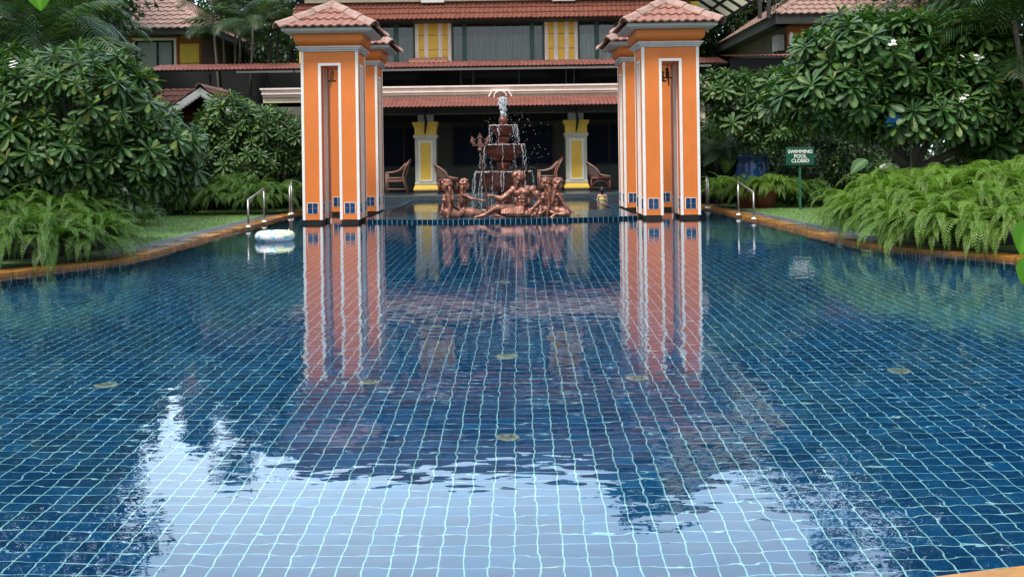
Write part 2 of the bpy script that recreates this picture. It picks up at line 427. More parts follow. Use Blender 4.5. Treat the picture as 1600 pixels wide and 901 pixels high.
# ------------------------------------------------------------------ camera and light
cam = bpy.data.cameras.new('camera'); cam_o = bpy.data.objects.new('camera', cam); COL.objects.link(cam_o)
cam.sensor_width = 36; cam.sensor_fit = 'HORIZONTAL'; cam.lens = 36*F/1600
cam.shift_x = (800-PX)/1600; cam.shift_y = -(450.5-PY)/1600
cam.clip_start = .05; cam.clip_end = 800
cam_o.matrix_world = Matrix.Translation((0,0,H)) @ Matrix.Rotation(ROLL, 4, 'Y') @ Matrix.Rotation(PI/2, 4, 'X')
SC.camera = cam_o
SC.view_settings.view_transform = 'Standard'; SC.view_settings.look = 'None'
SC.view_settings.exposure = EXPOSURE; SC.view_settings.gamma = 1
SC.cycles.use_denoising = True
SC.cycles.max_bounces = 10; SC.cycles.transmission_bounces = 8; SC.cycles.glossy_bounces = 4; SC.cycles.diffuse_bounces = 4
SC.cycles.caustics_reflective = True; SC.cycles.caustics_refractive = True
SC.cycles.sample_clamp_indirect = 6

w = bpy.data.worlds.new('World'); SC.world = w; w.use_nodes = True
nt = w.node_tree; bg = nt.nodes['Background']
sky = nt.nodes.new('ShaderNodeTexSky'); sky.sky_type = 'NISHITA'; sky.sun_disc = False
SUN_EL, SUN_ROT = math.radians(58), math.radians(215)
sky.sun_elevation = SUN_EL; sky.sun_rotation = SUN_ROT; sky.dust_density = 2.5; sky.air_density = 1.2
tc = nt.nodes.new('ShaderNodeTexCoord'); mp = nt.nodes.new('ShaderNodeMapping'); mp.inputs['Scale'].default_value = (1,1,2.2)
nt.links.new(tc.outputs['Generated'], mp.inputs[0])
cl = noise(nt, mp.outputs[0], 1.8, 5, .55)
cloud = ramp(nt, cl, [(.3,(5.4,6.0,6.9)),(.6,(7.6,8.1,8.8)),(.8,(9.6,9.9,10.2))])
sx = nt.nodes.new('ShaderNodeSeparateXYZ'); nt.links.new(tc.outputs['Generated'], sx.inputs[0])
bank = ramp(nt, sx.outputs[1], [(0,(1,1,1)),(.25,(1.0,1.0,1.0)),(.85,(2.2,2.75,3.15))])
cloud = mixc(nt, 1.0, cloud, bank, 'MULTIPLY')
mx = mixc(nt, .86, sky.outputs[0], cloud)
nt.links.new(mx, bg.inputs[0]); bg.inputs[1].default_value = .082
sun = bpy.data.lights.new('sun', 'SUN'); sun.energy = SUNPOW; sun.angle = math.radians(14); sun.color = (1,.965,.90)
so = bpy.data.objects.new('sun', sun); COL.objects.link(so)
# nishita: rotation 0 = +Y, clockwise seen from above
sd = Vector((math.sin(SUN_ROT)*math.cos(SUN_EL), math.cos(SUN_ROT)*math.cos(SUN_EL), math.sin(SUN_EL)))
so.rotation_euler = sd.to_track_quat('Z', 'Y').to_euler()

# ------------------------------------------------------------------ pool, ground
def spline(ctrl, n=6):
    P = [Vector(c) for c in ctrl]; out = []
    for i in range(len(P)-1):
        p0, p1, p2, p3 = P[max(i-1,0)], P[i], P[i+1], P[min(i+2,len(P)-1)]
        for k in range(n):
            t = k/n
            out.append(.5*((2*p1)+(p2-p0)*t+(2*p0-5*p1+4*p2-p3)*t*t+(-p0+3*p1-3*p2+p3)*t**3))
    out.append(P[-1]); return out
right = [(4.78,30.4),(4.80,22),(4.80,15.2),(4.90,14.0),(5.25,13.1),(5.66,12.5),(5.86,11.85),(6.1,10.8),(6.6,9.2),(6.9,7.2),(6.3,5.4),(4.9,4.1),(3.1,3.42),(1.55,3.07),(.9,2.92),(0,2.80)]
left = [(0,2.80),(-.9,2.82),(-1.9,3.0),(-3.4,3.5),(-5.1,4.4),(-6.4,5.8),(-6.9,7.6),(-6.5,9.6),(-6.0,11.0),(-5.62,11.85),(-5.25,12.65),(-4.90,13.2),(-4.77,14.2),(-4.77,20),(-4.80,30.4)]
outline = spline(right,5)[:-1] + spline(left,5)            # clockwise seen from above
OL = [(p.x,p.y) for p in outline]
def offset(poly, d):
    out = []; n = len(poly)
    for i in range(n):
        a, b, c = Vector(poly[max(i-1,0)]), Vector(poly[i]), Vector(poly[min(i+1,n-1)])
        t = (c-a).normalized(); nrm = Vector((-t.y, t.x))       # left of travel = outward for this direction
        out.append((b.x+nrm.x*d, b.y+nrm.y*d))
    return out
def strip(poly, d0, d1, z0, z1):
    """ribbon between two offsets with a top and two sides"""
    A, B = offset(poly,d0), offset(poly,d1); mb = MB(); n = len(poly)
    vs = [(x,y,z0) for x,y in A]+[(x,y,z1) for x,y in A]+[(x,y,z1) for x,y in B]+[(x,y,z0) for x,y in B]
    fs = []
    for i in range(n-1):
        for k in range(3): fs.append((k*n+i, k*n+i+1, (k+1)*n+i+1, (k+1)*n+i))
    fs += [(0,n,2*n,3*n),(n-1,4*n-1,3*n-1,2*n-1)]
    return mb.add(vs, fs)
DEPTH = 1.07
tag(strip(OL, -.02, .28, -.045, .045).build('pool_coping', M['coping'], bevel=.008), kind='structure')
tag(strip(OL, .285, .60, -.1, .035).build('stone_edging', M['slabs']), kind='structure')
mb = MB(); n = len(OL)
mb.add([(x,y,-DEPTH-.02) for x,y in OL]+[(x,y,-.046) for x,y in OL], [(i,i+1,n+i+1,n+i) for i in range(n-1)]+[(n-1,0,n,2*n-1)])
tag(mb.build('pool_wall', M['pooltile']), kind='structure')
mb = MB(); mb.add([(-9,1.5,-DEPTH),(9,1.5,-DEPTH),(9,32,-DEPTH),(-9,32,-DEPTH)], [(0,1,2,3)])
tag(mb.build('pool_floor', M['pooltile'], up=True), kind='structure')
WO = offset(OL, .01); mb = MB(); mb.add([(x,y,0) for x,y in WO], [tuple(range(len(WO)))])
tag(mb.build('pool_water', M['water'], up=True), kind='structure')
# lawn: a sheet to the horizon with a hole for the pool
bm = bmesh.new(); hole = offset(OL,.595); hole = [(hole[0][0],36.0)] + hole + [(hole[-1][0],36.0)]
def loop(pts, z):
    vs = [bm.verts.new((x,y,z)) for x,y in pts]; return [bm.edges.new((vs[i],vs[(i+1)%len(vs)])) for i in range(len(vs))]
ed = loop(hole,.03) + loop([(-400,-400),(400,-400),(400,400),(-400,400)],.03)
bmesh.ops.triangle_fill(bm, use_beauty=True, edges=ed)
for f in bm.faces:
    f.normal_update()
    if f.normal.z < 0: f.normal_flip()
me = bpy.data.meshes.new('lawn'); bm.to_mesh(me); bm.free(); me.materials.append(M['grass'])
lawn = bpy.data.objects.new('lawn', me); COL.objects.link(lawn); tag(lawn, kind='structure')

# short grass blades that break up the visible lawn
def blade_patch():
    rng = np.random.default_rng(5); P = []
    n = 26000
    x = rng.uniform(4.0,10.5,n*2); y = rng.uniform(13,27,n*2); sgn = rng.choice([-1,1],n*2)
    keep = (x > 5.42 + (y<15)*0.9)
    x, y, sgn = x[keep]*sgn[keep], y[keep], sgn[keep]
    O = np.stack([x,y,np.full(len(x),.03)],1)
    a = rng.uniform(0,2*PI,len(x)); D = np.stack([np.cos(a)*.5,np.sin(a)*.5,np.ones(len(x))],1)
    T = np.array([[0,-.12,0],[0,.12,0],[1,.02,.1],[1,-.02,.1]]); Q = np.array([[0,1,2,3]])
    V,Qq,A = scatter(T,Q,np.zeros(4),O,D,np.stack([np.sin(a),-np.cos(a),np.zeros(len(x))],1),rng.uniform(.02,.045,len(x)),.04)
    o = np_mesh('grass', V, Qq, M['leaf_fern']); tag(o, 'short lawn grass beside the pool', 'grass', kind='stuff')
blade_patch()

# raised shallow basin that carries the fountain
def basin_poly(r=0.0):
    pts = []
    for k in range(25):
        t = -1 + 2*k/24; pts.append((t*(2.72-r), 20.62 + r + .55*t*t))
    return pts
bp_ = basin_poly(); n = len(bp_)
mb = MB(); outer = bp_ + [(2.72,30.4),(-2.72,30.4)]; inner = [(x*.93, y+3.0) for x,y in bp_] + [(2.53,30.3),(-2.53,30.3)]; k = len(outer)
mb.add([(x,y,-DEPTH) for x,y in outer]+[(x,y,.055) for x,y in outer]+[(x,y,.055) for x,y in inner]+[(x,y,-.25) for x,y in inner],
       [(i,(i+1)%k,k+(i+1)%k,k+i) for i in range(k)]+[(k+i,k+(i+1)%k,2*k+(i+1)%k,2*k+i) for i in range(k)]+[(2*k+i,2*k+(i+1)%k,3*k+(i+1)%k,3*k+i) for i in range(k)]+[tuple(3*k+i for i in range(k))])
rim_top = MB().add([(x,y,.0585) for x,y in outer]+[(x,y,.0585) for x,y in inner],[(i,(i+1)%k,k+(i+1)%k,k+i) for i in range(k)])
basin = thing('fountain_basin', 'raised shallow blue tiled basin under the bronze fountain figures', 'basin')
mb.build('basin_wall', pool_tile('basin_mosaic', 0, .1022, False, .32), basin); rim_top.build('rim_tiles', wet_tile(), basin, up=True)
mb = MB(); mb.add([(x,y,.050) for x,y in inner], [tuple(range(k))])
bw = tag(mb.build('basin_water', M['basinwater'], up=True), kind='structure')

# floor fittings seen through the water
def drain(px, py, r, label):
    p = through_water(px, py, DEPTH)
    r *= .88; t = thing('pool_drain', label, 'drain', (p.x,p.y,-DEPTH+.004), group='round fittings on the pool floor')
    mb = MB(); mb.lathe([(r,0),(r,.012),(r*.8,.02),(r*.78,.012)], 28); mb.build('rim', DR1, t, smooth=False)
    mb = MB(); mb.lathe([(r*.62,.012),(r*.62,.022),(r*.2,.026)], 20)
    for j in range(8):
        a = j*PI/4; mb.beam((r*.2*math.cos(a),r*.2*math.sin(a),.03),(r*.6*math.cos(a),r*.6*math.sin(a),.026),r*.09,.01)
    mb.build('grille', DR2, t)
DR1 = plain('pale_plastic', (.32,.40,.32), .5, .2, 20, .1); DR2 = plain('dull_plastic', (.20,.27,.22), .5, .3, 30, .1)
for px,py,r,l in ((793,685,.078,'round floor drain nearest the camera on the pool centre line'),
                  (792,557,.10,'round floor fitting on the centre line between the reflected yellow columns'),
                  (786,441,.10,'far small round floor fitting on the pool centre line'),
                  (578,597,.075,'round floor fitting under the left tower reflection'),
                  (995,591,.085,'round floor fitting under the right tower reflection'),
                  (165,602,.09,'pale round floor fitting in the left half of the pool'),
                  (1405,580,.09,'pale round floor fitting in the right half of the pool')):
    drain(px,py,r,l)

# ------------------------------------------------------------------ clay tiled slopes
def tile_slope(name, mat, origin, u, v, uw, vl, pitch=.24, course=.32, amp=.028, step=.035, clips=(), parent=None, thick=.02, per=6):
    """wavy tiles on the plane origin + a*u + b*v, 0<a<uw, 0<b<vl; clips = [(point, normal_keep)]"""
    o, u, v = Vector(origin), Vector(u).normalized(), Vector(v).normalized(); nrm = u.cross(v).normalized()
    if nrm.z < 0: nrm = -nrm
    nu = max(2, int(uw/pitch*per)); nc = max(1, int(math.ceil(vl/course)))
    bm = bmesh.new(); rr = random.Random(7)
    for c in range(nc):
        b0, b1 = c*course - .03, min((c+1)*course, vl)
        rows = []
        jit = [rr.uniform(-.008,.008) for _ in range(nu//per+2)]
        for b, hh in ((b0,-thick*.2),(b0,step),(b1,.004)):
            row = []
            for i in range(nu+1):
                a = uw*i/nu; ph = (i % per)/per
                wv = math.sin(2*PI*ph); wv = amp*(wv if wv > 0 else wv*.6)
                q = jit[i//per]
                row.append(bm.verts.new(o + u*a + v*(b+(q if hh>0 and b==b0 else 0)) + nrm*(hh+wv*(.9 if hh>=0 else 1)+q*.5)))
            rows.append(row)
        for r in range(2):
            for i in range(nu): bm.faces.new((rows[r][i],rows[r][i+1],rows[r+1][i+1],rows[r+1][i]))
    for co, no in clips:
        g = bm.verts[:]+bm.edges[:]+bm.faces[:]
        bmesh.ops.bisect_plane(bm, geom=g, plane_co=Vector(co), plane_no=-Vector(no), clear_outer=True)
    for f in bm.faces: f.smooth = False
    me = bpy.data.meshes.new(name); bm.to_mesh(me); bm.free(); me.materials.append(mat)
    ob = bpy.data.objects.new(name, me); COL.objects.link(ob)
    if parent: ob.parent = parent
    return ob

def ridge(mb, a, b, n, w=.13, drop=.06, lift=.03, over=.04, hw=None):
    """a row of angular hip tiles from a (low) to b (high)"""
    a, b = Vector(a), Vector(b); d = (b-a)/n; dn = d.normalized()
    side = dn.cross(Vector((0,0,1))).normalized(); up = side.cross(dn).normalized()
    for i in range(n):
        p, q = a+d*i-dn*over, a+d*(i+1)
        vs = []
        for pt, li, ww in ((p, lift+.022, w*1.08), (q, lift, w*.94)):
            prof = [(-ww,-drop),(-ww*.45,0),(0,drop*.35),(ww*.45,0),(ww,-drop)]
            vs += [pt+side*x+up*(z+li) for x,z in prof] + [pt+side*x+up*(z+li-.03) for x,z in prof]
        fs = []
        for k in range(4): fs += [(k,k+1,11+k,10+k),(5+k,15+k,16+k,6+k),(k,5+k,6+k,k+1),(10+k,11+k,16+k,15+k)]
        fs += [(0,10,15,5),(4,9,19,14)]
        mb.add(vs, fs)

# ------------------------------------------------------------------ the four orange gate towers
TW, LEG, SLOT, HEAD = .56, .38, 3.13, 3.41
def tower_proto():
    t = thing('gate_tower', '', 'tower')
    for sx in (-1,1):
        for sy in (-1,1):
            x0, x1 = sorted((sx*TW, sx*(TW-LEG))); y0, y1 = sorted((sy*TW, sy*(TW-LEG)))
            lg = MB().box(x0,x1,y0,y1,.075,SLOT).build('leg', M['orange'], t)
            MB().box(x0+.02,x1-.02,y0+.012,y1-.012,-DEPTH,.075).build('plinth', M['black'], lg)
            tr = MB()
            for cx, ox in ((x0,-1),(x1,1)):
                for cy, oy in ((y0,-1),(y1,1)):
                    e = .008; ww = .046
                    X = (cx+e*ox, cx-ww*ox); Y = (cy+e*oy, cy-ww*oy)
                    outer = abs(abs(cx)-TW)<1e-6 and abs(abs(cy)-TW)<1e-6
                    tr.box(min(X),max(X),min(Y),max(Y),.07,HEAD if outer else SLOT)
            tr.build('trim', M['white'], lg, bevel=.003)
            # blue 2x2 tile panels on all four faces
            cx, cy = (x0+x1)/2, (y0+y1)/2; hw = .10
            for nx, ny in ((1,0),(-1,0),(0,1),(0,-1)):
                fx, fy = cx+nx*LEG/2, cy+ny*LEG/2
                def plate(mbx, a0, a1, z0, z1, th):
                    if nx: mbx.box(min(fx,fx+nx*th),max(fx,fx+nx*th),cy+a0,cy+a1,z0,z1)
                    else: mbx.box(cx+a0,cx+a1,min(fy,fy+ny*th),max(fy,fy+ny*th),z0,z1)
                bt, wt = MB(), MB()
                plate(wt,-hw-.012,hw+.012,.19,.414,.004)
                for i in (0,1):
                    for j in (0,1):
                        plate(bt,-hw+i*(hw+.005),-.005+i*(hw+.005),.20+j*.105,.30+j*.105,.009)
                wt.build('tile_border', M['white'], lg); bt.build('blue_tile', BT, lg)
    hd = MB().box(-TW,TW,-TW,TW,SLOT,HEAD).build('head', M['orange'], t)
    e = .008; g = TW-LEG
    for s in (-1,1):
        MB().box(-g-.046,g+.046, *sorted((s*(TW-.02), s*(TW+e))), SLOT-.002, SLOT+.05).build('slot_trim', M['white'], hd, bevel=.003)
        MB().box(*sorted((s*(TW-.02), s*(TW+e))), -g-.046,g+.046, SLOT-.002, SLOT+.05).build('slot_trim', M['white'], hd, bevel=.003)
    MB().frustum([(TW+.03,HEAD),(TW+.03,HEAD+.03),(TW+.06,HEAD+.036),(TW+.06,HEAD+.066),(TW+.09,HEAD+.072),(TW+.09,HEAD+.10)]).build('cornice', M['grey'], t, bevel=.003)
    MB().frustum([(TW+.015,3.51),(TW+.03,3.53),(TW+.085,3.565),(TW+.115,3.61),(TW+.12,3.65),(TW+.12,3.755)]).build('capital', M['orange'], t, bevel=.006)
    EV = .885
    MB().frustum([(EV-.10,3.755),(EV-.02,3.79),(EV,3.792),(EV,3.85)]).build('fascia', M['grey'], t, bevel=.004)
    rf = MB().frustum([(EV-.01,3.852),(.02,4.35)]).build('roof', M['tile'], t)
    R = EV+.06; zb, zt = 3.87, 4.395; sl = math.hypot(R, zt-zb)
    for k in range(4):
        a = k*PI/2; u = Vector((math.cos(a),math.sin(a),0)); inn = Vector((-math.sin(a),math.cos(a),0))
        vv = inn*R + Vector((0,0,zt-zb))
        o = -inn*R - u*R + Vector((0,0,zb))
        kp = [((0,0,zt),(inn-u).cross(Vector((0,0,1)))), ((0,0,zt),(-inn-u).cross(Vector((0,0,1))))]
        # keep the triangle between the two hips
        mid = -inn*R*.5
        cl = []
        for dirn in (u-inn, -u-inn):
            nn = Vector(dirn).cross(Vector((0,0,1)))
            if nn.dot(mid) < 0: nn = -nn
            cl.append(((0,0,0), nn))
        tile_slope('tile_slope', M['tile'], o, u, vv, 2*R, sl-.02, .165, .34, .022, .035, cl, rf, per=6)
    mb = MB()
    for sx in (-1,1):
        for sy in (-1,1): ridge(mb, (sx*R*1.0,sy*R*1.0,zb+.03), (sx*.03,sy*.03,zt+.03), 3, .12, .075, .03)
    mb.ball((0,0,zt+.045), (.10,.10,.06))
    mb.build('ridge_tiles', M['tile_pale'], rf)
    return t
BT = plain('glossy_blue_tile', (.012,.045,.13), .15, .3, 12, .05)
tw = tower_proto()
YF, YR, TX = 20.97+TW, 24.2+TW, 3.385
for i,(x,y,l) in enumerate(((-TX,YF,'front orange gate tower on the left, pavilion roofed, one hanging bird in its slot'),
                            (TX,YF,'front orange gate tower on the right with two hanging birds in its slot'),
                            (-TX,YR,'rear orange gate tower half hidden behind the left front tower'),
                            (TX,YR,'rear orange gate tower half hidden behind the right front tower'))):
    o = tw if i == 0 else dup(tw, (x,y,0))
    o.location = (x,y,0); tag(o, l, 'tower', 'orange gate towers in the pool')

def bird_on_perch(px, py_top, py_bot, Y, label, yaw=0, tail=.12, two=False):
    p = at(px, py_bot, Y)
    t = thing('hanging_bird_ornament', label, 'ornament', (p.x,p.y,p.z))
    h = SLOT - p.z
    MB().tube([(0,0,.02),(0,0,h)], .004, 5).build('chain', M['wood_dark'], t)
    MB().tube([(-.085,0,0),(0,0,.004),(.085,0,0)], .017, 8).build('perch', M['wood_dark'], t)
    rot = Matrix.Rotation(yaw, 3, 'Z')
    def bird(ox, dark):
        b = MB(); q = lambda *v: Vector((ox,0,0)) + rot @ Vector(v)
        b.cap(q(0,0,.03), q(0.0,0,.11), .036, .042, 10); b.ball(q(.006,0,.175), (.034,.032,.036))
        b.cap(q(.035,0,.175), q(.056,0,.158), .013, .004, 6)
        b.cap(q(-.01,0,.02), q(-.03,0,-tail), .020, .012, 6)
        bd = b.build('bird', BIRD1 if dark else BIRD2, t, smooth=True)
        MB().cap(q(-.022,.018,.11), q(-.03,.012,.02), .014, .006, 6).build('wing', M['wood_dark'], bd, smooth=True)
    bird(0 if not two else -.035, True)
    return t
BIRD1 = plain('dark_green_bird', (.03,.05,.03), .5, .3, 30, .1); BIRD2 = plain('tan_bird', (.55,.27,.09), .5, .3, 30, .1)
YB = YF-.15
b1 = bird_on_perch(518.5, 0, 127, YB, 'small tan and brown bird figure on a hanging perch in the left tower', .3)
for ch in b1.children:
    if ch.name.startswith('bird'): ch.data.materials[0] = BIRD2
bird_on_perch(1034.5, 0, 127, YB, 'dark bird figure on a hanging perch in the right tower, the lower of two', -.6, .14)
bird_on_perch(1043, 0, 122, YB+.12, 'smaller slanting bird figure behind the dark one in the right tower', 2.4, .16)

# ------------------------------------------------------------------ handrails
def handrail(px0, py0, px1, py1, label, far=False):
    a, b = on_z(px0, py0, .045), on_z(px1, py1, .045)
    t = thing('pool_handrail', label, 'handrail', (a.x,a.y,.045), group='steel handrails on the pool coping')
    d = b-a; L = Vector((d.x,d.y,0)); h0, h1 = .50, .66
    if far: h0, h1 = .62, .72
    for q, h in ((Vector((0,0,0)),h0),(L,h1)):
        MB().tube([q+Vector((0,0,-.02)), q+Vector((0,0,h))], .019, 10).build('post', M['steel'], t, smooth=True)
        MB().lathe([(.05,0),(.05,.01),(.035,.03),(.02,.035)], 16, tuple(q)).build('base_cap', M['white'], t, smooth=True)
    MB().tube([Vector((0,0,h0-.03)), Vector((0,0,h0))+L*.02, L*.98+Vector((0,0,h1)), L+Vector((0,0,h1-.03))], .019, 10).build('rail', M['steel'], t, smooth=True)
handrail(388,355,413,347,'steel handrail with two posts on the left coping behind the float')
handrail(1178,342.5,1154,336,'steel handrail with two posts on the right coping before the lawn')
handrail(453,335.5,456,334.6,'far steel handrail at the left coping beside the orange tower', True)
handrail(1107,325.5,1104.4,324.7,'far steel handrail at the right coping beside the orange tower', True)

# ------------------------------------------------------------------ swim ring
def swim_ring():
    p = at(429.5, 371, 16.6)
    t = thing('swim_ring', 'white inflatable swim ring with blue and yellow prints floating by the left tower', 'swim ring', (p.x,p.y,.075))
    vs, fs = [], []; n, m = 48, 20; R, r = .215, .098
    for i in range(n):
        a = 2*PI*i/n; k = 1+.02*math.sin(a*9)
        for j in range(m):
            b = 2*PI*j/m; x = R+r*k*math.cos(b); vs.append((x*math.cos(a),x*math.sin(a),r*.86*math.sin(b)*k))
    for i in range(n):
        for j in range(m): fs.append((i*m+j,((i+1)%n)*m+j,((i+1)%n)*m+(j+1)%m,i*m+(j+1)%m))
    m_, nt, b = new_mat('printed_vinyl'); v = coords(nt)
    c = ramp(nt, noise(nt, v, 6, 1), [(.30,(.86,.88,.90)),(.5,(.86,.88,.90)),(.54,(.15,.62,.78)),(.60,(.15,.62,.78)),(.62,(.86,.88,.90))])
    sp = nt.nodes.new('ShaderNodeSeparateXYZ'); nt.links.new(v, sp.inputs[0])
    n2 = noise(nt, coords(nt,'Object',(1,1,1)), 4.5, 1)
    yl = N(nt,'ShaderNodeMath'); yl.operation='MULTIPLY'
    g1 = N(nt,'ShaderNodeMath'); g1.operation='GREATER_THAN'; nt.links.new(sp.outputs[0], g1.inputs[0]); g1.inputs[1].default_value=.08
    g2 = N(nt,'ShaderNodeMath'); g2.operation='GREATER_THAN'; nt.links.new(sp.outputs[2], g2.inputs[0]); g2.inputs[1].default_value=.02
    nt.links.new(g1.outputs[0], yl.inputs[0]); nt.links.new(g2.outputs[0], yl.inputs[1])
    y3 = N(nt,'ShaderNodeMath'); y3.operation='MULTIPLY'; nt.links.new(yl.outputs[0], y3.inputs[0]); y3.inputs[1].default_value=.75
    c = mixc(nt, y3.outputs[0], c, (.78,.80,.30,1))
    nt.links.new(c, b.inputs['Base Color']); b.inputs['Roughness'].default_value=.2
    MB().add(vs,fs).build('tube', m_, t, smooth=True)
    MB().cap((R+r*.1,-.03,r*.80),(R+r*.1,-.03,r*.86+.018),.012,.010,8).build('valve', M['white'], t, smooth=True)
swim_ring()
# ------------------------------------------------------------------ porch deck and main building
dk = MB(); dk.box(-9.0,9.0,30.41,36.0,-.3,.2)
tag(dk.build('deck', M['deckstone'], bevel=.015), kind='structure')

bld = thing('main_building', 'yellow two storey building with red tiled overhangs across the far end of the pool', 'building', (0,34,0))
def P(mb, name, mat, parent=None, **k):
    o = mb.build(name, mat, parent if parent is not None else bld, **k)
    if parent is None or parent is bld: o.matrix_parent_inverse = Matrix.Translation((0,-34,0))
    return o
X0, X1 = -6.45, 6.42
M['shaft'] = plain('greenish_cream_paint', (.64,.62,.50), .6, .12, 3, .1, 60, streak=.2, dirt=(.25,.25,.18,1))
# porch back wall and ceiling
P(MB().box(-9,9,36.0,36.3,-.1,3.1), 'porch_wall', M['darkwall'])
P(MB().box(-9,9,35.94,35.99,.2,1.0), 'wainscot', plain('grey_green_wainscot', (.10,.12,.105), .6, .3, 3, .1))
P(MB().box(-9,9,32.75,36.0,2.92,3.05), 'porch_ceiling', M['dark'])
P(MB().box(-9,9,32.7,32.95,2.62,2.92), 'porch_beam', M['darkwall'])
for k,(a,b) in enumerate(((-8.2,-6.6),(-5.9,-4.4),(-4.05,-2.55),(-1.62,1.78),(2.75,4.6),(5.1,6.8))):
    wd = P(MB().box(a,b,35.9,35.96,1.02,2.35), 'porch_window', M['darkglass'])
    fr = MB()
    for x in (a,b,(a+b)/2): fr.box(x-.035,x+.035,35.86,35.9,1.0,2.37)
    fr.box(a,b,35.865,35.895,.98,1.04); fr.box(a,b,35.865,35.895,2.33,2.39)
    fr.build('frame', M['wood_dark'], wd)
# pillars
for sx in (-1,1):
    cx = sx*2.335
    pl = P(MB().box(cx-.37,cx+.37,32.63,33.37,.2,.285), 'pillar', M['deckstone'])
    MB().frustum([(.385,.285),(.385,.34),(.335,.45)],cx,33).build('base', M['yellow'], pl, bevel=.005)
    MB().frustum([(.335,.45),(.345,.46),(.345,.52),(.325,.53),(.325,1.88),(.355,1.885),(.355,1.93),(.375,1.94),(.375,1.99),(.345,2.0)],cx,33).build('shaft', M['shaft'], pl, bevel=.004)
    MB().frustum([(.335,2.0),(.335,2.20),(.36,2.26),(.395,2.33),(.395,2.40)],cx,33).build('capital', M['yellow'], pl, bevel=.005)
    MB().box(cx-.24,cx+.24,32.8,33.2,2.40,2.62).build('bracket_block', M['grey'], pl, bevel=.004)
    pn = MB().box(cx-.165,cx+.165,32.662,32.68,.60,1.76).build('panel', M['yellow'], pl)
    fr = MB()
    fr.box(cx-.215,cx-.165,32.652,32.68,.55,1.81); fr.box(cx+.165,cx+.215,32.652,32.68,.55,1.81)
    fr.box(cx-.165,cx+.165,32.652,32.68,.55,.60); fr.box(cx-.165,cx+.165,32.652,32.68,1.76,1.81)
    fr.build('panel_frame', M['white'], pn, bevel=.004)
    hk = MB(); hk.tube([(cx+.02,32.55,2.9),(cx+.0,32.5,2.6),(cx+.04,32.5,2.4),(cx+.01,32.56,2.15),(cx-.01,32.62,2.02)],[.05,.035,.045,.03,.015],8)
    hk.beam((cx+.02,32.5,2.62),(cx+.02,31.75,2.80),.035,.05); hk.build('iron_bracket', M['black'], pl)
# lower corrugated roof
tile_slope('lower_roof', M['sheet_red'], (-4.7,31.55,2.82), (1,0,0), (0,1.1,.33), 10.7, 1.14, .125, .40, .020, .012, (), None, per=4)
lr = bpy.data.objects['lower_roof']; lr.parent = bld; lr.matrix_parent_inverse = Matrix.Translation((0,-34,0))
P(MB().add([(-4.7,31.62,2.79),(6.0,31.62,2.79),(6.0,32.66,3.10),(-4.7,32.66,3.10),(-4.7,31.62,2.77),(6.0,31.62,2.77),(6.0,32.66,3.05),(-4.7,32.66,3.05)],
     [(0,1,2,3),(7,6,5,4),(0,4,5,1),(3,2,6,7),(0,3,7,4),(1,5,6,2)]), 'roof_board', M['wood_dark'])
# filigree valance under the eave
fil = MB(); rr = random.Random(3)
for i in range(46):
    x = -4.6 + i*.235
    pts = [(x+.10*math.cos(a)*(1-.12*a/PI), 31.72, 2.69+.065*math.sin(a)*(1-.10*a)) for a in [k*PI/5 for k in range(9)]]
    fil.tube(pts, .010, 4)
    fil.tube([(x-.1,31.72,2.76),(x,31.72,2.62+rr.uniform(-.01,.01)),(x+.12,31.72,2.76)], .009, 4)
fil.box(-4.7,6.0,31.70,31.74,2.755,2.775); fil.box(-4.7,6.0,31.70,31.74,2.585,2.60)
P(fil, 'valance', M['black'])
# parapet bands
pb = MB().box(-7.35,6.35,32.72,33.4,3.05,3.22)
P(pb, 'parapet', M['cream'], bevel=.005)
P(MB().box(-7.35,6.35,32.66,33.4,3.222,3.30).box(-7.38,6.38,32.60,33.4,3.302,3.34), 'parapet_band', M['pinkcream'], bevel=.006)
P(MB().box(-7.38,6.38,32.63,33.4,3.342,3.44).box(-7.42,6.42,32.56,33.4,3.442,3.50), 'parapet_cap', M['pinkcream'], bevel=.01)
P(MB().box(-7.35,-4.5,32.75,33.3,1.9,3.04).box(5.2,6.35,32.75,33.3,1.9,3.04), 'side_wall', M['cream'])
md = MB()
for k in range(13):
    a = PI*k/12; md.beam((.19*math.cos(a)-.0,32.53,3.15+.17*math.sin(a)),(.19*math.cos(a+PI/12),32.53,3.15+.17*math.sin(a+PI/12)),.035,.05,(0,1,0))
md.beam((-.36,32.54,3.14),(-.24,32.54,3.34),.045,.05,(0,1,0)); md.beam((.36,32.54,3.14),(.24,32.54,3.34),.045,.05,(0,1,0)); md.box(-.28,.28,32.545,32.60,3.30,3.36)
P(md, 'medallion', M['pinkcream'], bevel=.008)
# dark clerestory gap: near-black panels carry its shade in their colour
P(MB().box(-7.6,7.2,34.6,34.8,3.3,4.3).box(-12.6,-7.61,34.6,34.8,.1,4.3), 'clerestory_shade_panel', M['dark'])
for x in (-9.2,-7.4,-4.6,-1.25,-.85,.6,2.1,2.35,3.9,5.6): P(MB().box(x-.025,x+.025,33.5,33.56,3.51,4.05), 'clerestory_post', M['stone'])
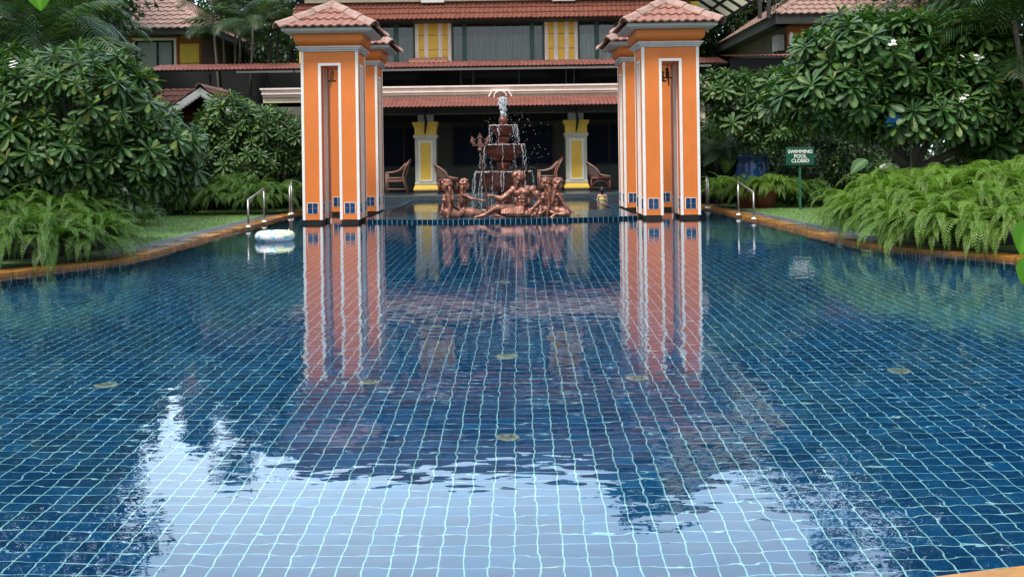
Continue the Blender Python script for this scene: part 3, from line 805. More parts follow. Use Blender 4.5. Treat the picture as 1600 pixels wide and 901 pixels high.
# gutter and middle roof
g = MB(); g.box(-6.3,6.5,32.42,32.55,3.97,4.06); g.box(-8.1,-6.35,32.42,32.55,3.97,4.04)
P(g, 'gutter', M['grey'], bevel=.015)
tile_slope('middle_roof', M['sheet_red'], (-10.9,32.35,4.08), (1,0,0), (0,1.6,.30), 17.9, 1.64, .13, .45, .020, .012, (), None, per=4)
lr = bpy.data.objects['middle_roof']; lr.parent = bld; lr.matrix_parent_inverse = Matrix.Translation((0,-34,0))
P(MB().add([(-10.9,32.40,4.06),(7,32.40,4.06),(7,34.0,4.34),(-10.9,34.0,4.34),(-10.9,32.40,4.03),(7,32.40,4.03),(7,34.0,4.28),(-10.9,34.0,4.28)],
     [(0,1,2,3),(7,6,5,4),(0,4,5,1),(3,2,6,7),(0,3,7,4),(1,5,6,2)]), 'roof_board', M['wood_dark'])
for xx in (-2.27, 2.6):
    if xx < 0:
        s = tile_slope('tile_ledge', M['tile'], (xx-.62,33.45,4.30), (1,0,0), (0,.5,.20), 1.22, .52, .15, .3, .02, .02, (), None)
        s.parent = bld; s.matrix_parent_inverse = Matrix.Translation((0,-34,0))
# upper wall as piers between the windows
WX = [(-4.6,-2.72),(-1.55,1.45),(2.52,4.4)]
wm = MB(); xs = [X0]+[v for ab in WX for v in ab]+[X1]
for i in range(0,len(xs),2): wm.box(xs[i],xs[i+1],34.0,34.3,4.28,6.2)
for a,b in WX: wm.box(a,b,34.0,34.3,5.72,6.2)
P(wm, 'upper_wall', M['yellow'])
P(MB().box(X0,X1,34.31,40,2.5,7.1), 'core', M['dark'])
# white pilaster strips and grooves
def strips(a, b):
    for x,wd in ((a+.06,.11),(a+.36,.13),(b-.36,.13),(b-.06,.11)): P(MB().box(x-wd/2,x+wd/2,33.955,34.0,4.30,5.76), 'pilaster', M['pinkcream'], bevel=.01)
strips(-2.72,-1.55); strips(1.45,2.52); strips(-6.2,-4.6); strips(4.4,6.2)
gr = MB()
for a,b in ((-2.72,-1.55),(1.45,2.52),(-6.4,-4.6),(4.4,6.4)):
    for z in (4.75,5.22): gr.box(a+.13,b-.13,33.992,34.0,z,z+.015)
P(gr, 'groove', M['wood_dark'])
def curtain_mat():
    m, nt, b = new_mat('curtain'); v = coords(nt,'Object',(1,1,1))
    c = ramp(nt, noise(nt, coords(nt,'Object',(6,1,.25)), 3, 4), [(.3,(.10,.14,.13)),(.7,(.40,.47,.43))])
    nt.links.new(c, b.inputs['Base Color']); b.inputs['Roughness'].default_value=.9; return m
CUR = curtain_mat()
def glassm():
    m, nt, b = new_mat('window_glass'); b.inputs['Base Color'].default_value=(.55,.62,.60,1); b.inputs['Roughness'].default_value=.03
    t = nt.nodes.new('ShaderNodeBsdfTransparent'); t.inputs[0].default_value=(.72,.78,.76,1)
    gl = N(nt,'ShaderNodeBsdfGlossy',Roughness=.02); fr = N(nt,'ShaderNodeFresnel',IOR=1.9)
    mx = nt.nodes.new('ShaderNodeMixShader'); nt.links.new(fr.outputs[0],mx.inputs[0]); nt.links.new(t.outputs[0],mx.inputs[1]); nt.links.new(gl.outputs[0],mx.inputs[2])
    nt.links.new(mx.outputs[0], nt.nodes['Material Output'].inputs[0]); return m
GL = glassm(); GLD = glassm(); GLD.name = 'tinted_glass'; [n for n in GLD.node_tree.nodes if n.type=='BSDF_TRANSPARENT'][0].inputs[0].default_value = (.42,.44,.45,1)
for a,b in WX:
    fr = MB(); mids = [a, b] + ([a+.42,b-.40] if b-a > 2.5 else [a+.62, b-.62])
    for x in mids: fr.box(max(a,x-.07),min(b,x+.07),34.06,34.16,4.30,5.72)
    fr.box(a,b,34.07,34.15,5.60,5.72)
    wn = P(fr, 'window', M['greenframe'], bevel=.006)
    MB().add([(a,34.12,4.3),(b,34.12,4.3),(b,34.12,5.22),(a,34.12,5.22)],[(0,1,2,3)]).build('pane', GL, wn)
    MB().add([(a,34.125,5.222),(b,34.125,5.222),(b,34.125,5.6),(a,34.125,5.6)],[(0,1,2,3)]).build('upper_pane', GLD, wn)
    cu = MB(); n = int((b-a)*22); vs = []
    for i in range(n+1):
        x = a+(b-a)*i/n; y = 34.24+.03*math.sin(i*1.9)+.012*math.sin(i*5.1); vs += [(x,y,4.3),(x,y,5.7)]
    cu.add(vs, [(2*i,2*i+2,2*i+3,2*i+1) for i in range(n)]).build('curtain', CUR, wn, smooth=True)
# overhang above the windows, three courses
s = tile_slope('upper_overhang', M['tile_red'], (X0-.1,33.25,5.66), (1,0,0), (0,.85,.66), X1-X0-.2, 1.05, .15, .33, .022, .04, (), None, per=5)
s.parent = bld; s.matrix_parent_inverse = Matrix.Translation((0,-34,0))
P(MB().box(X0,X1-.3,33.32,34.0,5.60,5.64).box(X0,X1-.3,33.9,34.0,5.62,6.2), 'overhang_board', M['wood_dark'])
P(MB().box(X0+.2,X1-.3,33.92,34.4,6.30,6.40), 'string_course', M['cream'], bevel=.01)
for q in (-2.5,1.7): P(MB().box(q,q+.75,33.78,33.95,6.24,6.5), 'corbel', M['white'], bevel=.02)
P(MB().box(X0+.3,X1-.4,34.1,40,6.40,7.35), 'attic_wall', plain('pale_terracotta_plaster', (.42,.27,.20), .8, .2, 2, .1))
for (o_,u_,v_,uw,vl,cl) in (((-7.3,33.3,7.30),(1,0,0),(0,3.7,2.45),14.4,4.5,
        [((-3.6,37,0),(1,-1,0)) , ((3.4,37,0),(-1,-1,0))]),):
    s = tile_slope('main_roof', M['roof_old'], o_,u_,v_,uw,vl,.24,.36,.03,.04,(),None,per=4)
    s.parent = bld; s.matrix_parent_inverse = Matrix.Translation((0,-34,0))
P(MB().add([(-7.2,33.4,7.26),(7.0,33.4,7.26),(7.0,37.0,9.66),(-7.2,37.0,9.66),(-7.2,40.6,7.26),(7.0,40.6,7.26)],[(0,1,2,3),(3,2,5,4),(0,3,4),(1,5,2),(0,4,5,1)]), 'roof_body', M['tile_red'])

# ------------------------------------------------------------------ houses left and right
def house(name, label, sx, cx, ey, ez, wallx, x_far):
    """hip roofed house; eave corner at (cx, ey, ez), extends away from the pool"""
    h = thing(name, label, 'house', (cx, ey, 0)); h.rotation_euler = (0,0,0)
    inv = Matrix.Translation((-cx,-ey,0))
    def Q(mb, nm, mat, par=None, **k):
        o = mb.build(nm, mat, par or h, **k)
        if par is None: o.matrix_parent_inverse = inv
        return o
    k = .64; W = abs(x_far-cx); run = min(W/2, 4.6)
    wy = ey+.7
    # walls
    Q(MB().box(*sorted((wallx, wallx-sx*(-.0)+sx*.22)), wy, ey+11, 2.5, ez-.02), 'side_wall', M['brick'] if sx < 0 else M['brown_wall'])
    Q(MB().box(*sorted((wallx+sx*.005, x_far)), wy-.02, wy+.2, 2.5, ez-.02), 'front_wall', M['orange_dull'])
    # roof body and tiles
    xr = cx+sx*W; A = ((cx,ey,ez)); 
    body = MB().add([(cx,ey,ez),(xr,ey,ez),(xr,ey+11,ez),(cx,ey+11,ez),(cx+sx*run,ey+run,ez+k*run),(xr-sx*.05,ey+run,ez+k*run),(xr-sx*.05,ey+11-run,ez+k*run),(cx+sx*run,ey+11-run,ez+k*run)],
        [(0,1,5,4),(1,2,6,5),(2,3,7,6),(3,0,4,7),(0,3,2,1),(4,5,6,7)])
    rf = Q(body, 'roof', M['wood_dark'])
    inv2 = Matrix.Identity(4)
    up = math.hypot(run, k*run)
    u = Vector((1,0,0))
    o = Vector((min(cx,xr)-.03, ey-.06, ez+.0))
    n1 = Vector((sx,-1,0)).normalized()
    tile_slope('tile_slope', M['tile_pale'], o, u, (0,run,k*run), W+.1, up+.05, .26, .34, .030, .045, [((cx,ey,0), (sx,-1,0))], rf)
    n2 = (-sx,1,0)
    tile_slope('tile_slope', M['tile_pale'], (cx-sx*.06,ey-.1,ez), (0,1,0), (sx*run,0,k*run), 11, up+.05, .26, .34, .030, .045, [((cx,ey,0), (-sx,1,0))], rf)
    rb = MB(); ridge(rb, (cx,ey,ez+.05), (cx+sx*run,ey+run,ez+k*run+.05), 14, .13, .06, .04); rb.build('hip_tiles', M['tile_pale'], rf)
    fd = .20 if sx < 0 else .34
    fs = MB(); fs.box(*sorted((cx-sx*.03, xr)), ey-.03, ey+.03, ez-fd, ez-.01); fs.box(*sorted((cx-sx*.03, cx+sx*.03)), ey+.031, ey+11, ez-fd, ez-.01)
    fs.box(*sorted((cx,xr)),ey+.04,wy,ez-fd,ez-fd+.03); fs.box(*sorted((cx+sx*.04,wallx)),ey+.04,ey+11,ez-fd,ez-fd+.03)
    fs.build('fascia', M['wood_dark'], rf)
    for o in list(rf.children): pass
    return h, Q, wy
hl, QL, wyl = house('tiled_house', 'brick and yellow house with pale hip tiled roof behind the left palms', -1, -9.85, 36.0, 5.83, -10.35, -17.5)
xc = at(313,80,wyl).x
yx0, yx1 = at(282,80,wyl).x, at(312,80,wyl).x
QL(MB().box(yx0,yx1-.01,wyl-.05,wyl-.022,4.3,at(290,69,wyl).z), 'yellow_panel', M['yellow'])
QL(MB().box(yx0,yx1-.01,wyl-.056,wyl-.051,4.68,4.70), 'panel_groove', M['wood_dark'])
def house_window(Q, wy, xa, xb, zt, frame, mull=()):
    fr = MB(); t = .09
    fr.box(xa-t,xa,wy-.10,wy-.022,4.2,zt+t); fr.box(xb,xb+t,wy-.10,wy-.022,4.2,zt+t); fr.box(xa,xb,wy-.10,wy-.022,zt,zt+t)
    w_ = Q(fr, 'window', M['pinkcream'], bevel=.008)
    MB().box(xa,xb,wy-.04,wy-.026,4.2,zt).build('pane', plain('pale_blind', (.30,.32,.34), .4, .15, 2, 0), w_)
    f2 = MB()
    for x in mull: f2.box(x-.035,x+.035,wy-.07,wy-.041,4.2,zt)
    f2.box(xa,xb,wy-.07,wy-.041,zt-.06,zt); f2.build('frame', M['black'], w_)
    return w_
wa, wb = at(212,80,wyl).x, at(273,80,wyl).x
house_window(QL, wyl, wa, wb, at(250,64,wyl).z, None, (at(247,80,wyl).x, wb-.05, wa+.05))
hr, QR, wyr = house('tiled_house', 'dark walled house with pale hip tiled roof behind the right frangipani tree', 1, 9.45, 36.0, 6.02, 9.98, 17.5)
QR(MB().box(at(1241,80,wyr).x,at(1261,80,wyr).x,wyr-.05,wyr-.022,4.2,at(1250,52,wyr).z), 'yellow_panel', M['yellow'])
wa, wb = at(1273,80,wyr).x, at(1330,80,wyr).x
house_window(QR, wyr, wa, wb, at(1290,52,wyr).z, None, (wa+.05,))
ac = thing('air_conditioner', 'small pale grey air conditioner box on the dark right house wall', 'air conditioner', (9.86,37.2,at(1220,68,37.2).z))
MB().box(-.18,.10,-.3,.3,-.29,.27).build('casing', M['palestone'], ac, bevel=.02)
mb = MB()
for k in range(7): mb.box(-.195,-.181,-.22,.22,-.2+k*.06,-.17+k*.06)
mb.build('grille', M['grey'], ac)
MB().box(-.17,.12,-.25,-.2,-.36,-.291).box(-.17,.12,.2,.25,-.36,-.291).build('bracket', M['black'], ac)
ds = thing('satellite_receiver', 'white oval receiver on a dark bracket beside the air conditioner', 'receiver', tuple(at(1236,62,36.5)))
MB().ball((0,-.05,0),(.10,.06,.26),14,10).build('shell', M['white'], ds, smooth=True)
MB().tube([(0,0,-.1),(.02,.02,-.5),(.10,.05,-.9),(.05,.05,-1.1)],[.07,.09,.12,.2],8).tube([(.02,0,-.4),(.3,.02,-.75),(.42,.05,-1.1)],.05,6).build('cable_bundle', M['black'], ds)
def corrugated_lower():
    t = thing('corrugated_canopy', 'dark corrugated canopy below the right house wall', 'canopy', (9.4,33.5,4.1))
    s = tile_slope('sheet', M['sheet_red'], (-2.1,-.1,.26), (1,0,0), (0,1.6,.18), 6, 1.6, .14, .5, .025, .01, (), t, per=4)
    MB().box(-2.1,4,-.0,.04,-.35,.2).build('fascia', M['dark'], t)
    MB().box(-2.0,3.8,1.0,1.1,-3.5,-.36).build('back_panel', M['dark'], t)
corrugated_lower()

# lattice glass canopy
lc = thing('lattice_canopy', 'sloping glass canopy on a dark lattice frame above the right roofs', 'canopy', (0,0,0))
def LP(a, y, off=0): return Vector((8.12-a*.83, y, 6.13+a*.56+off))
fr = MB(); 
for y in np.arange(29,46.5,1.25): fr.beam(LP(0,y),LP(4.2,y),.07,.09)
for a in np.arange(0,4.3,.60): fr.beam(LP(a,29,.0),LP(a,46.5,.0),.06,.08)
fr.build('lattice', M['wood_dark'], lc)
pm, nt_, b_ = new_mat('frosted_panel'); b_.inputs['Base Color'].default_value=(.62,.60,.50,1); b_.inputs['Roughness'].default_value=.4
tr_ = nt_.nodes.new('ShaderNodeBsdfTranslucent'); tr_.inputs[0].default_value=(.8,.78,.66,1); mx_ = nt_.nodes.new('ShaderNodeMixShader'); mx_.inputs[0].default_value=.7
nt_.links.new(b_.outputs[0],mx_.inputs[1]); nt_.links.new(tr_.outputs[0],mx_.inputs[2]); nt_.links.new(mx_.outputs[0],nt_.nodes['Material Output'].inputs[0])
q = [LP(0,29,.06),LP(4.2,29,.06),LP(4.2,46.5,.06),LP(0,46.5,.06)]
MB().add(q+[v+Vector((0,0,.012)) for v in q],[(0,1,2,3),(7,6,5,4),(0,4,5,1),(1,5,6,2),(2,6,7,3),(3,7,4,0)]).build('glass_panel', pm, lc)
MB().box(8.1,8.2,44.95,45.05,3.9,6.1).build('post', M['wood_dark'], lc)
for q in (1187,1201): p = at(q,10,36.2); MB().box(p.x-.06,p.x+.06,36.14,36.26,5.9,7.4).build('post', M['wood_dark'], lc)
for y in (37,45): p = LP(4.2,y); MB().box(p.x-.05,p.x+.05,y-.05,y+.05,4.2,p.z).build('post', M['wood_dark'], lc)

# small gable with lace bargeboard, left
def gable():
    ap = at(313,137,29); t = thing('garden_pavilion', 'small gabled pavilion with white lace bargeboard behind the left trees', 'pavilion', (ap.x,29,0))
    hw, k = 1.25, .66; z = ap.z
    for s in (-1,1):
        mb = MB(); mb.beam((s*.0,0,z-.10),(s*hw,0,z-.10-hw*k),.05,.17,(0,-1,0)) if False else None
        mb.xz_prism([(0,z),(s*hw,z-hw*k),(s*hw,z-hw*k-.20),(0,z-.20)],-.02,.03)
        n = 14
        for i in range(n):
            x = s*hw*(i+.5)/n; zz = z-.20-abs(x)*k
            mb.lathe([(.035,-.02),(.035,.02)],10,(x,0,zz)) if False else mb.ball((x,.004,zz-.0),(.038,.018,.045),8,5)
            mb.ball((s*hw*(i+1)/n,.004,zz-.06),(.020,.014,.022),6,5)
        mb.build('bargeboard', M['white'], t)
    rf = MB().add([(0,.02,z+.02),(-hw-.08,.02,z-hw*k-.03),(-hw-.08,3,z-hw*k-.03),(0,3,z+.02),(hw+.08,.02,z-hw*k-.03),(hw+.08,3,z-hw*k-.03)],[(0,1,2,3),(0,3,5,4)]).build('roof', M['wood_dark'], t)
    sl = math.hypot(hw+.1,(hw+.1)*k)
    for s in (-1,1):
        tile_slope('tile_slope', M['tile_red'], (s*(hw+.1),-.03,z-(hw+.1)*k+.03),(0,1,0),(-s*1,0,k),3,sl,.2,.3,.02,.03,(),rf)
    rb = MB(); ridge(rb,(0,-.08,z+.06),(0,3,z+.06),8,.10,.06,.02); rb.build('ridge_tiles', M['tile_pale'], rf)
    tile_slope('tile_slope', M['tile_red'], (-5.5,1.0,z-.75),(1,0,0),(0,1,.66),5.5,1.6,.2,.3,.02,.03,(),rf)
    MB().box(-5.2,1.0,2.2,2.3,0,z-.3).build('wall', M['brown_wall'], t)
    for x in (-1.1,1.1): MB().box(x-.06,x+.06,.1,.22,.03,z-hw*k-.05).build('post', M['wood_dark'], t)
gable()
tag(MB().box(-7.8,-7.72,28.5,28.58,.03,2.3).build('timber_post', M['trunk']), 'thin brown post beneath the left gabled pavilion roof', 'post')

# ------------------------------------------------------------------ porch chairs
def armchair():
    t = thing('rattan_armchair', '', 'chair')
    # faces -x ; seat 0.45, back on +x side
    for y in (-.27,.27):
        MB().tube([(-.30,y,0),(-.30,y,.66)],.021,8).build('leg', M['cane'], t, smooth=True)
        MB().tube([(.34,y,0),(.22,y,.40),(.20,y,.6),(.27,y,.80),(.38,y,1.0)],.021,8).build('leg', M['cane'], t, smooth=True)
        MB().tube([(-.32,y,.66),(-.1,y,.665),(.08,y,.72),(.22,y,.86),(.30,y,.93)],.026,8).build('armrest', M['cane'], t, smooth=True)
        MB().tube([(-.30,y,.17),(.28,y,.17)],.014,6).tube([(-.30,y,.50),(.22,y,.50)],.014,6).tube([(-.30,y,.40),(.23,y,.40)],.016,6).build('side_rail', M['cane'], t, smooth=True)
    MB().box(-.31,.22,-.27,.27,.40,.46).build('seat', M['rattan'], t, bevel=.015)
    bk = MB()
    for i in range(9):
        y = -.24+i*.06; bk.tube([(.20,y,.44),(.22,y*1.0,.62),(.29,y,.82),(.375,y,1.0)],.012,5)
    for i in range(5):
        bk.tube([(.22,-.26,.5+i*.1),(.24+.02*i,.0,.56+i*.1),(.24+.02*i,.26,.5+i*.1)],.010,5)
    bk.add([(.215,-.25,.46),(.215,.25,.46),(.375,.25,.99),(.375,-.25,.99),(.225,-.25,.46),(.225,.25,.46),(.385,.25,.99),(.385,-.25,.99)],[(0,1,2,3),(7,6,5,4)])
    bk.tube([(.38,-.28,1.0),(.40,0,1.04),(.38,.28,1.0)],.024,7)
    bk.build('backrest', M['rattan'], t)
    MB().tube([(-.30,-.27,.17),(-.30,.27,.17)],.014,6).tube([(-.30,-.27,.40),(-.30,.27,.40)],.016,6).build('front_rail', M['cane'], t, smooth=True)
    return t
def tubchair():
    t = thing('cane_tub_chair', '', 'chair')
    # faces +x, woven curved back on -x
    vs, fs = [], []; n = 22
    for i in range(n+1):
        a = PI*.5 + PI*i/n
        fall = math.sin(PI*i/n)
        for j in range(5):
            f = j/4; r = .30+.06*f; h = .40+(.12+.38*fall**.6)*f
            vs.append((.0+(r+.02*f)*math.cos(a)-.05*f*fall, r*math.sin(a), h))
    for i in range(n):
        for j in range(4): fs.append((i*5+j,(i+1)*5+j,(i+1)*5+j+1,i*5+j+1))
    o = MB().add(vs,fs).build('backrest', M['cane_dull'], t, smooth=True); s = o.modifiers.new('s','SOLIDIFY'); s.thickness=.03
    rim = [vs[i*5+4] for i in range(n+1)]
    MB().tube([(.30,.34,.46),(.12,.35,.48)]+rim+[(.12,-.35,.48),(.30,-.34,.46)],.022,7).build('armrest', M['cane'], t, smooth=True)
    MB().box(-.28,.32,-.31,.31,.37,.45).build('seat', M['rattan'], t, bevel=.03)
    for x in (-.26,.29):
        for y in (-.28,.28):
            MB().tube([(x,y,0),(x,y,.38)],.024,8).build('leg', M['rattan'], t, smooth=True)
    ar = MB()
    for y in (-.28,.28): ar.tube([(.27,y,.02),(.24,y,.22),(.12,y,.33),(-.1,y,.33),(-.22,y,.22),(-.25,y,.02)],.014,6); ar.tube([(-.28,y,.12),(.3,y,.12)],.010,6)
    ar.tube([(.29,-.26,.1),(.29,-.2,.25),(.29,0,.33),(.29,.2,.25),(.29,.26,.1)],.014,6)
    ar.build('leg_arch', M['rattan'], t, smooth=True)
    return t
ach, tch = armchair(), tubchair()
p = at(621,300,31.6); ach.location = (p.x,31.6,.2); tag(ach,'rattan armchair left of the left yellow pillar, facing left','chair','cane chairs on the porch')
p = at(858,300,31.6); dup(ach,(p.x,31.6,.2),.05,1,'rattan armchair with red back left of the right yellow pillar','cane chairs on the porch')
p = at(700,300,31.8); tch.location = (p.x,31.8,.2); tag(tch,'cane tub chair right of the left yellow pillar behind the statues','chair','cane chairs on the porch')
p = at(938,300,31.8); dup(tch,(p.x,31.8,.2),-.1,1,'cane tub chair right of the right yellow pillar above the swimmer','cane chairs on the porch')

# ------------------------------------------------------------------ sign, pot, garden odds
def text_part(body, size, loc, mat, parent, name='lettering', ext=.002):
    c = bpy.data.curves.new(name,'FONT'); c.body = body; c.size = size; c.extrude = ext; c.align_x='CENTER'; c.align_y='CENTER'; c.space_line=.95
    c.offset = .0025
    tmp = bpy.data.objects.new(name, c); COL.objects.link(tmp); bpy.context.view_layer.update()
    me = bpy.data.meshes.new_from_object(tmp.evaluated_get(bpy.context.evaluated_depsgraph_get())); bpy.data.objects.remove(tmp)
    o = bpy.data.objects.new(name, me); COL.objects.link(o); o.location = loc; o.rotation_euler = (PI/2,0,0); o.data.materials.clear(); o.data.materials.append(mat); o.parent = parent
    return o
sp_ = at(1250,244,23.0)
sg = thing('pool_sign', 'dark green sign board on a post reading SWIMMING POOL CLOSED', 'sign', (sp_.x,23.0,0))
MB().box(-.31,.31,-.015,.015,sp_.z-.20,sp_.z+.19).build('board', plain('dark_green_paint',(.008,.085,.055),.45,.1,5,.05), sg, bevel=.008)
text_part('SWIMMING\nPOOL\nCLOSED', .105, (0,-.019,sp_.z-.005), M['white'], sg)
MB().box(-.022,.022,.017,.045,.0,sp_.z+.10).build('post', plain('green_post',(.02,.12,.08),.5,.1,5,.05), sg)

def glazed_pot():
    p = at(1176,258,24.8); t = thing('glazed_pot', 'large dark blue glazed pot among ferns holding the small frangipani', 'pot', (p.x,24.8,.03))
    MB().lathe([(.26,0),(.30,.1),(.38,.45),(.40,.75),(.37,.98),(.32,1.10),(.345,1.13),(.36,1.19),(.345,1.22),(.30,1.20),(.29,1.1),(0.05,1.08)],36).build('body', plain('blue_glaze',(.008,.035,.11),.08,.3,3,.03), t, smooth=True)
    return t
glazed_pot()
for (px,Y,l) in ((1168,24.2,'terracotta pot under the ferns beside the right handrail'),(1196,24.1,'brown terracotta pot under the ferns in front of the blue pot')):
    p = at(px,315,Y); t = thing('terracotta_pot', l, 'pot', (p.x,Y,.03))
    MB().lathe([(.20,0),(.27,.38),(.30,.40),(.30,.46),(.26,.46),(.25,.36),(.02,.34)],28).build('body', M['terracotta'], t, smooth=True)
    MB().lathe([(.24,.38),(.02,.41)],20).build('soil', M['dark'], t)
def planter(px,py,Y,w,label):
    p = at(px,py,Y); t = thing('stone_planter', label, 'planter', (p.x,Y,.03))
    MB().frustum([(w*.42,0),(w*.5,p.z-.08)]).build('box', M['palestone'], t, bevel=.01)
    MB().frustum([(w*.56,p.z-.078),(w*.56,p.z-.02)]).build('rim', M['white'], t, bevel=.008)
planter(1440,258,19.5,.34,'pale stone planter glimpsed behind the right frangipani trunk')
planter(56,280,21,.40,'pale stone planter glimpsed in the gloom behind the left tree')
def rocks(pts, label, grp):
    for px,py,Y in pts:
        p = at(px,py,Y); mb = MB(); rr = random.Random(int(px)); mb.ball((0,0,0),(.16,.12,.09),10,7)
        mb.v = [tuple(c*(1+rr.uniform(-.18,.18)) for c in v) for v in mb.v]
        o = mb.build('white_boulder', M['palestone'], None, smooth=True); o.location = (p.x,Y,p.z); tag(o,label,'boulder',grp)
        s = MB().lathe([(.15,-p.z+.03),(.13,-.06),(.05,-.03)],12).build('pedestal', M['stone'], o)
rocks(((1388,262,19.2),(1402,263,19.4),(1414,258,19.6)),'pale boulder in the shade behind the bright right ferns','pale boulders behind the right ferns')
rocks(((138,286,20.5),(148,286,20.6)),'small pale boulder in the dark gap behind the left tree','pale boulders behind the left tree')
def tarp():
    p = at(1412,180,15.32); t = MB(); n=14; m=8; rr = random.Random(4); vs=[]
    for i in range(n+1):
        for j in range(m+1):
            u, v = i/n, j/m; vs.append(((u-.5)*1.3+(v-.5)*.25, .12*math.sin(u*9+v*4)+rr.uniform(-.03,.03), (v-.5)*.75+(u-.5)*.35+.04*math.sin(u*14)))
    t.add(vs,[(i*(m+1)+j,(i+1)*(m+1)+j,(i+1)*(m+1)+j+1,i*(m+1)+j+1) for i in range(n) for j in range(m)])
    r = thing('blue_tarpaulin','bright blue tarpaulin scrap hanging among the leaves of the large right frangipani','tarpaulin',(p.x,15.32,p.z),scale=.36)
    o = t.build('sheet', M['blue_cloth'], r, smooth=True); s=o.modifiers.new('s','SOLIDIFY'); s.thickness=.01
    MB().tube([(.3,.1,.6),(.3,.1,-p.z/.36)],.03,8).build('pole', M['wood_dark'], r)
tarp()
# ------------------------------------------------------------------ fountain
def scallop(i, a, k=14, depth=.07, dz=.0):
    return 1, 0
def bowl(R, zr, zb, nlob, depth=.05, rim=.022):
    """scalloped bowl: rim radius R at height zr, bottom at zb"""
    mb = MB(); prof = [(.09,zb),(R*.52,zb+.015),(R*.78,zb+(zr-zb)*.30),(R*.90,zb+(zr-zb)*.62),(R*.93,zr-.04),(R*1.02,zr),(R*1.03,zr+.008),(R*.99,zr+.016),(R*.88,zr-.02),(R*.5,zr-.06),(.05,zr-.07)]
    def wave(i, a):
        f = min(1, max(0,(i-1))/4) if i < 8 else .5
        s = abs(math.sin(a*nlob/2))
        return 1+depth*f*(s-.5), (rim*(s-.5)*2 if 4 <= i <= 8 else 0)
    return mb.lathe(prof, nlob*8, (0,0,0), wave)
FY = 23.6
fc = at(787, 250, FY)
ft = thing('tiered_fountain', 'three tiered dark red scalloped bowl fountain in the middle of the basin', 'fountain', (fc.x, FY, 0))
bowl(.61,.93,.50,14,.07,.030).build('bowl', M['bowl'], ft, smooth=True)
bowl(.455,1.53,1.19,14,.07,.026).build('bowl', M['bowl'], ft, smooth=True)
bowl(.285,1.96,1.72,12,.07,.022).build('bowl', M['bowl'], ft, smooth=True)
MB().lathe([(.42,-.2),(.42,.14),(.34,.18),(.22,.24),(.16,.32),(.19,.42),(.12,.50)],32).build('pedestal', M['bowl'], ft, smooth=True)
MB().lathe([(.14,.86),(.17,.90),(.12,.96),(.10,1.02),(.15,1.08),(.17,1.12),(.10,1.18),(.09,1.22)],28).build('stem', M['bowl'], ft, smooth=True)
MB().lathe([(.13,1.46),(.16,1.50),(.12,1.55),(.09,1.60),(.13,1.66),(.15,1.70),(.10,1.74),(.08,1.78)],28).build('stem', M['bowl'], ft, smooth=True)
MB().lathe([(.07,1.90),(.09,1.95),(.07,1.99),(.10,2.05),(.105,2.10),(.07,2.16),(.04,2.19)],24).build('finial', M['bowl'], ft, smooth=True)
# falling water and jet
def spray():
    rr = random.Random(11); mb = MB()
    def strand(x,y,z0,z1,vx,vy,r,gap=.35):
        n = max(3,int(abs(z0-z1)/.035)); 
        for i in range(n):
            t = i/n
            if rr.random() < gap*t*.8+.04: continue
            xx = x+vx*math.sqrt(t)+rr.uniform(-.008,.008)*(1+2*t); yy = y+vy*math.sqrt(t)+rr.uniform(-.008,.008)*(1+2*t); zz = z0+(z1-z0)*t
            q = r*rr.uniform(.4,1.0)*(1-.3*t)
            mb.ball((xx,yy,zz),(q,q,q*rr.uniform(3.0,6.0)),6,4)
    for R,zr,zn,k,dens in ((.30,1.96,1.56,12,1.0),(.475,1.53,.98,14,1.0),(.63,.93,.10,14,1.0)):
        for j in range(k):
            a = (j+.5)*2*PI/k + rr.uniform(-.05,.05)
            for _ in range(rr.choice((0,1,1,2,2))):
                b = a+rr.uniform(-.10,.10); e = rr.uniform(.03,.12)
                strand(R*1.02*math.cos(b),R*1.02*math.sin(b),zr,zn,e*math.cos(b),e*math.sin(b),.0075)
    for R,zr in ((.30,1.965),(.475,1.535),(.63,.935)):
        for i in range(int(150*R)+40):
            a = rr.uniform(0,2*PI); q = rr.uniform(.006,.013); mb.ball((R*1.0*math.cos(a),R*math.sin(a),zr+.012),(q*1.6,q*1.6,q),6,4)
    # jet
    for i in range(330):
        t = rr.random(); s = rr.gauss(0,.022+.022*t); s2 = rr.gauss(0,.022+.022*t)
        q = .010*rr.uniform(.6,1.6)
        mb.ball((s,s2,2.16+.44*t),(q,q,q*rr.uniform(1.4,3.2)),6,4)
    for i in range(300):   # loose drops around
        a = rr.uniform(0,2*PI); R = abs(rr.gauss(.25,.28))+.12; z = rr.uniform(.9,2.3)-R*.35
        q = rr.uniform(.0028,.0065); mb.ball((R*math.cos(a)+.12,R*math.sin(a),z),(q,q,q*1.5),5,4)
    return mb
m_, nt_, b_ = new_mat('white_water'); b_.inputs['Base Color'].default_value=(.82,.87,.90,1); b_.inputs['Roughness'].default_value=.12
b_.inputs['Transmission Weight'].default_value=.35; b_.inputs['IOR'].default_value=1.33; b_.inputs['Specular IOR Level'].default_value=.8
o = spray().build('fountain_water', m_, None, smooth=True); o.location = (fc.x,FY,0)
tag(o,'white falling water strands and spray around the tiered bowls','water',kind='stuff')
fo = MB(); rr = random.Random(2)
for i in range(260):
    a = rr.uniform(0,2*PI); R = rr.gauss(.66,.12); fo.ball((R*math.cos(a),R*math.sin(a),.072),(rr.uniform(.01,.04),rr.uniform(.01,.03),.008),6,4)
o = fo.build('foam', m_, None, smooth=True); o.location = (fc.x,FY,0); tag(o,'white foam patches where fountain water lands','foam',kind='stuff')

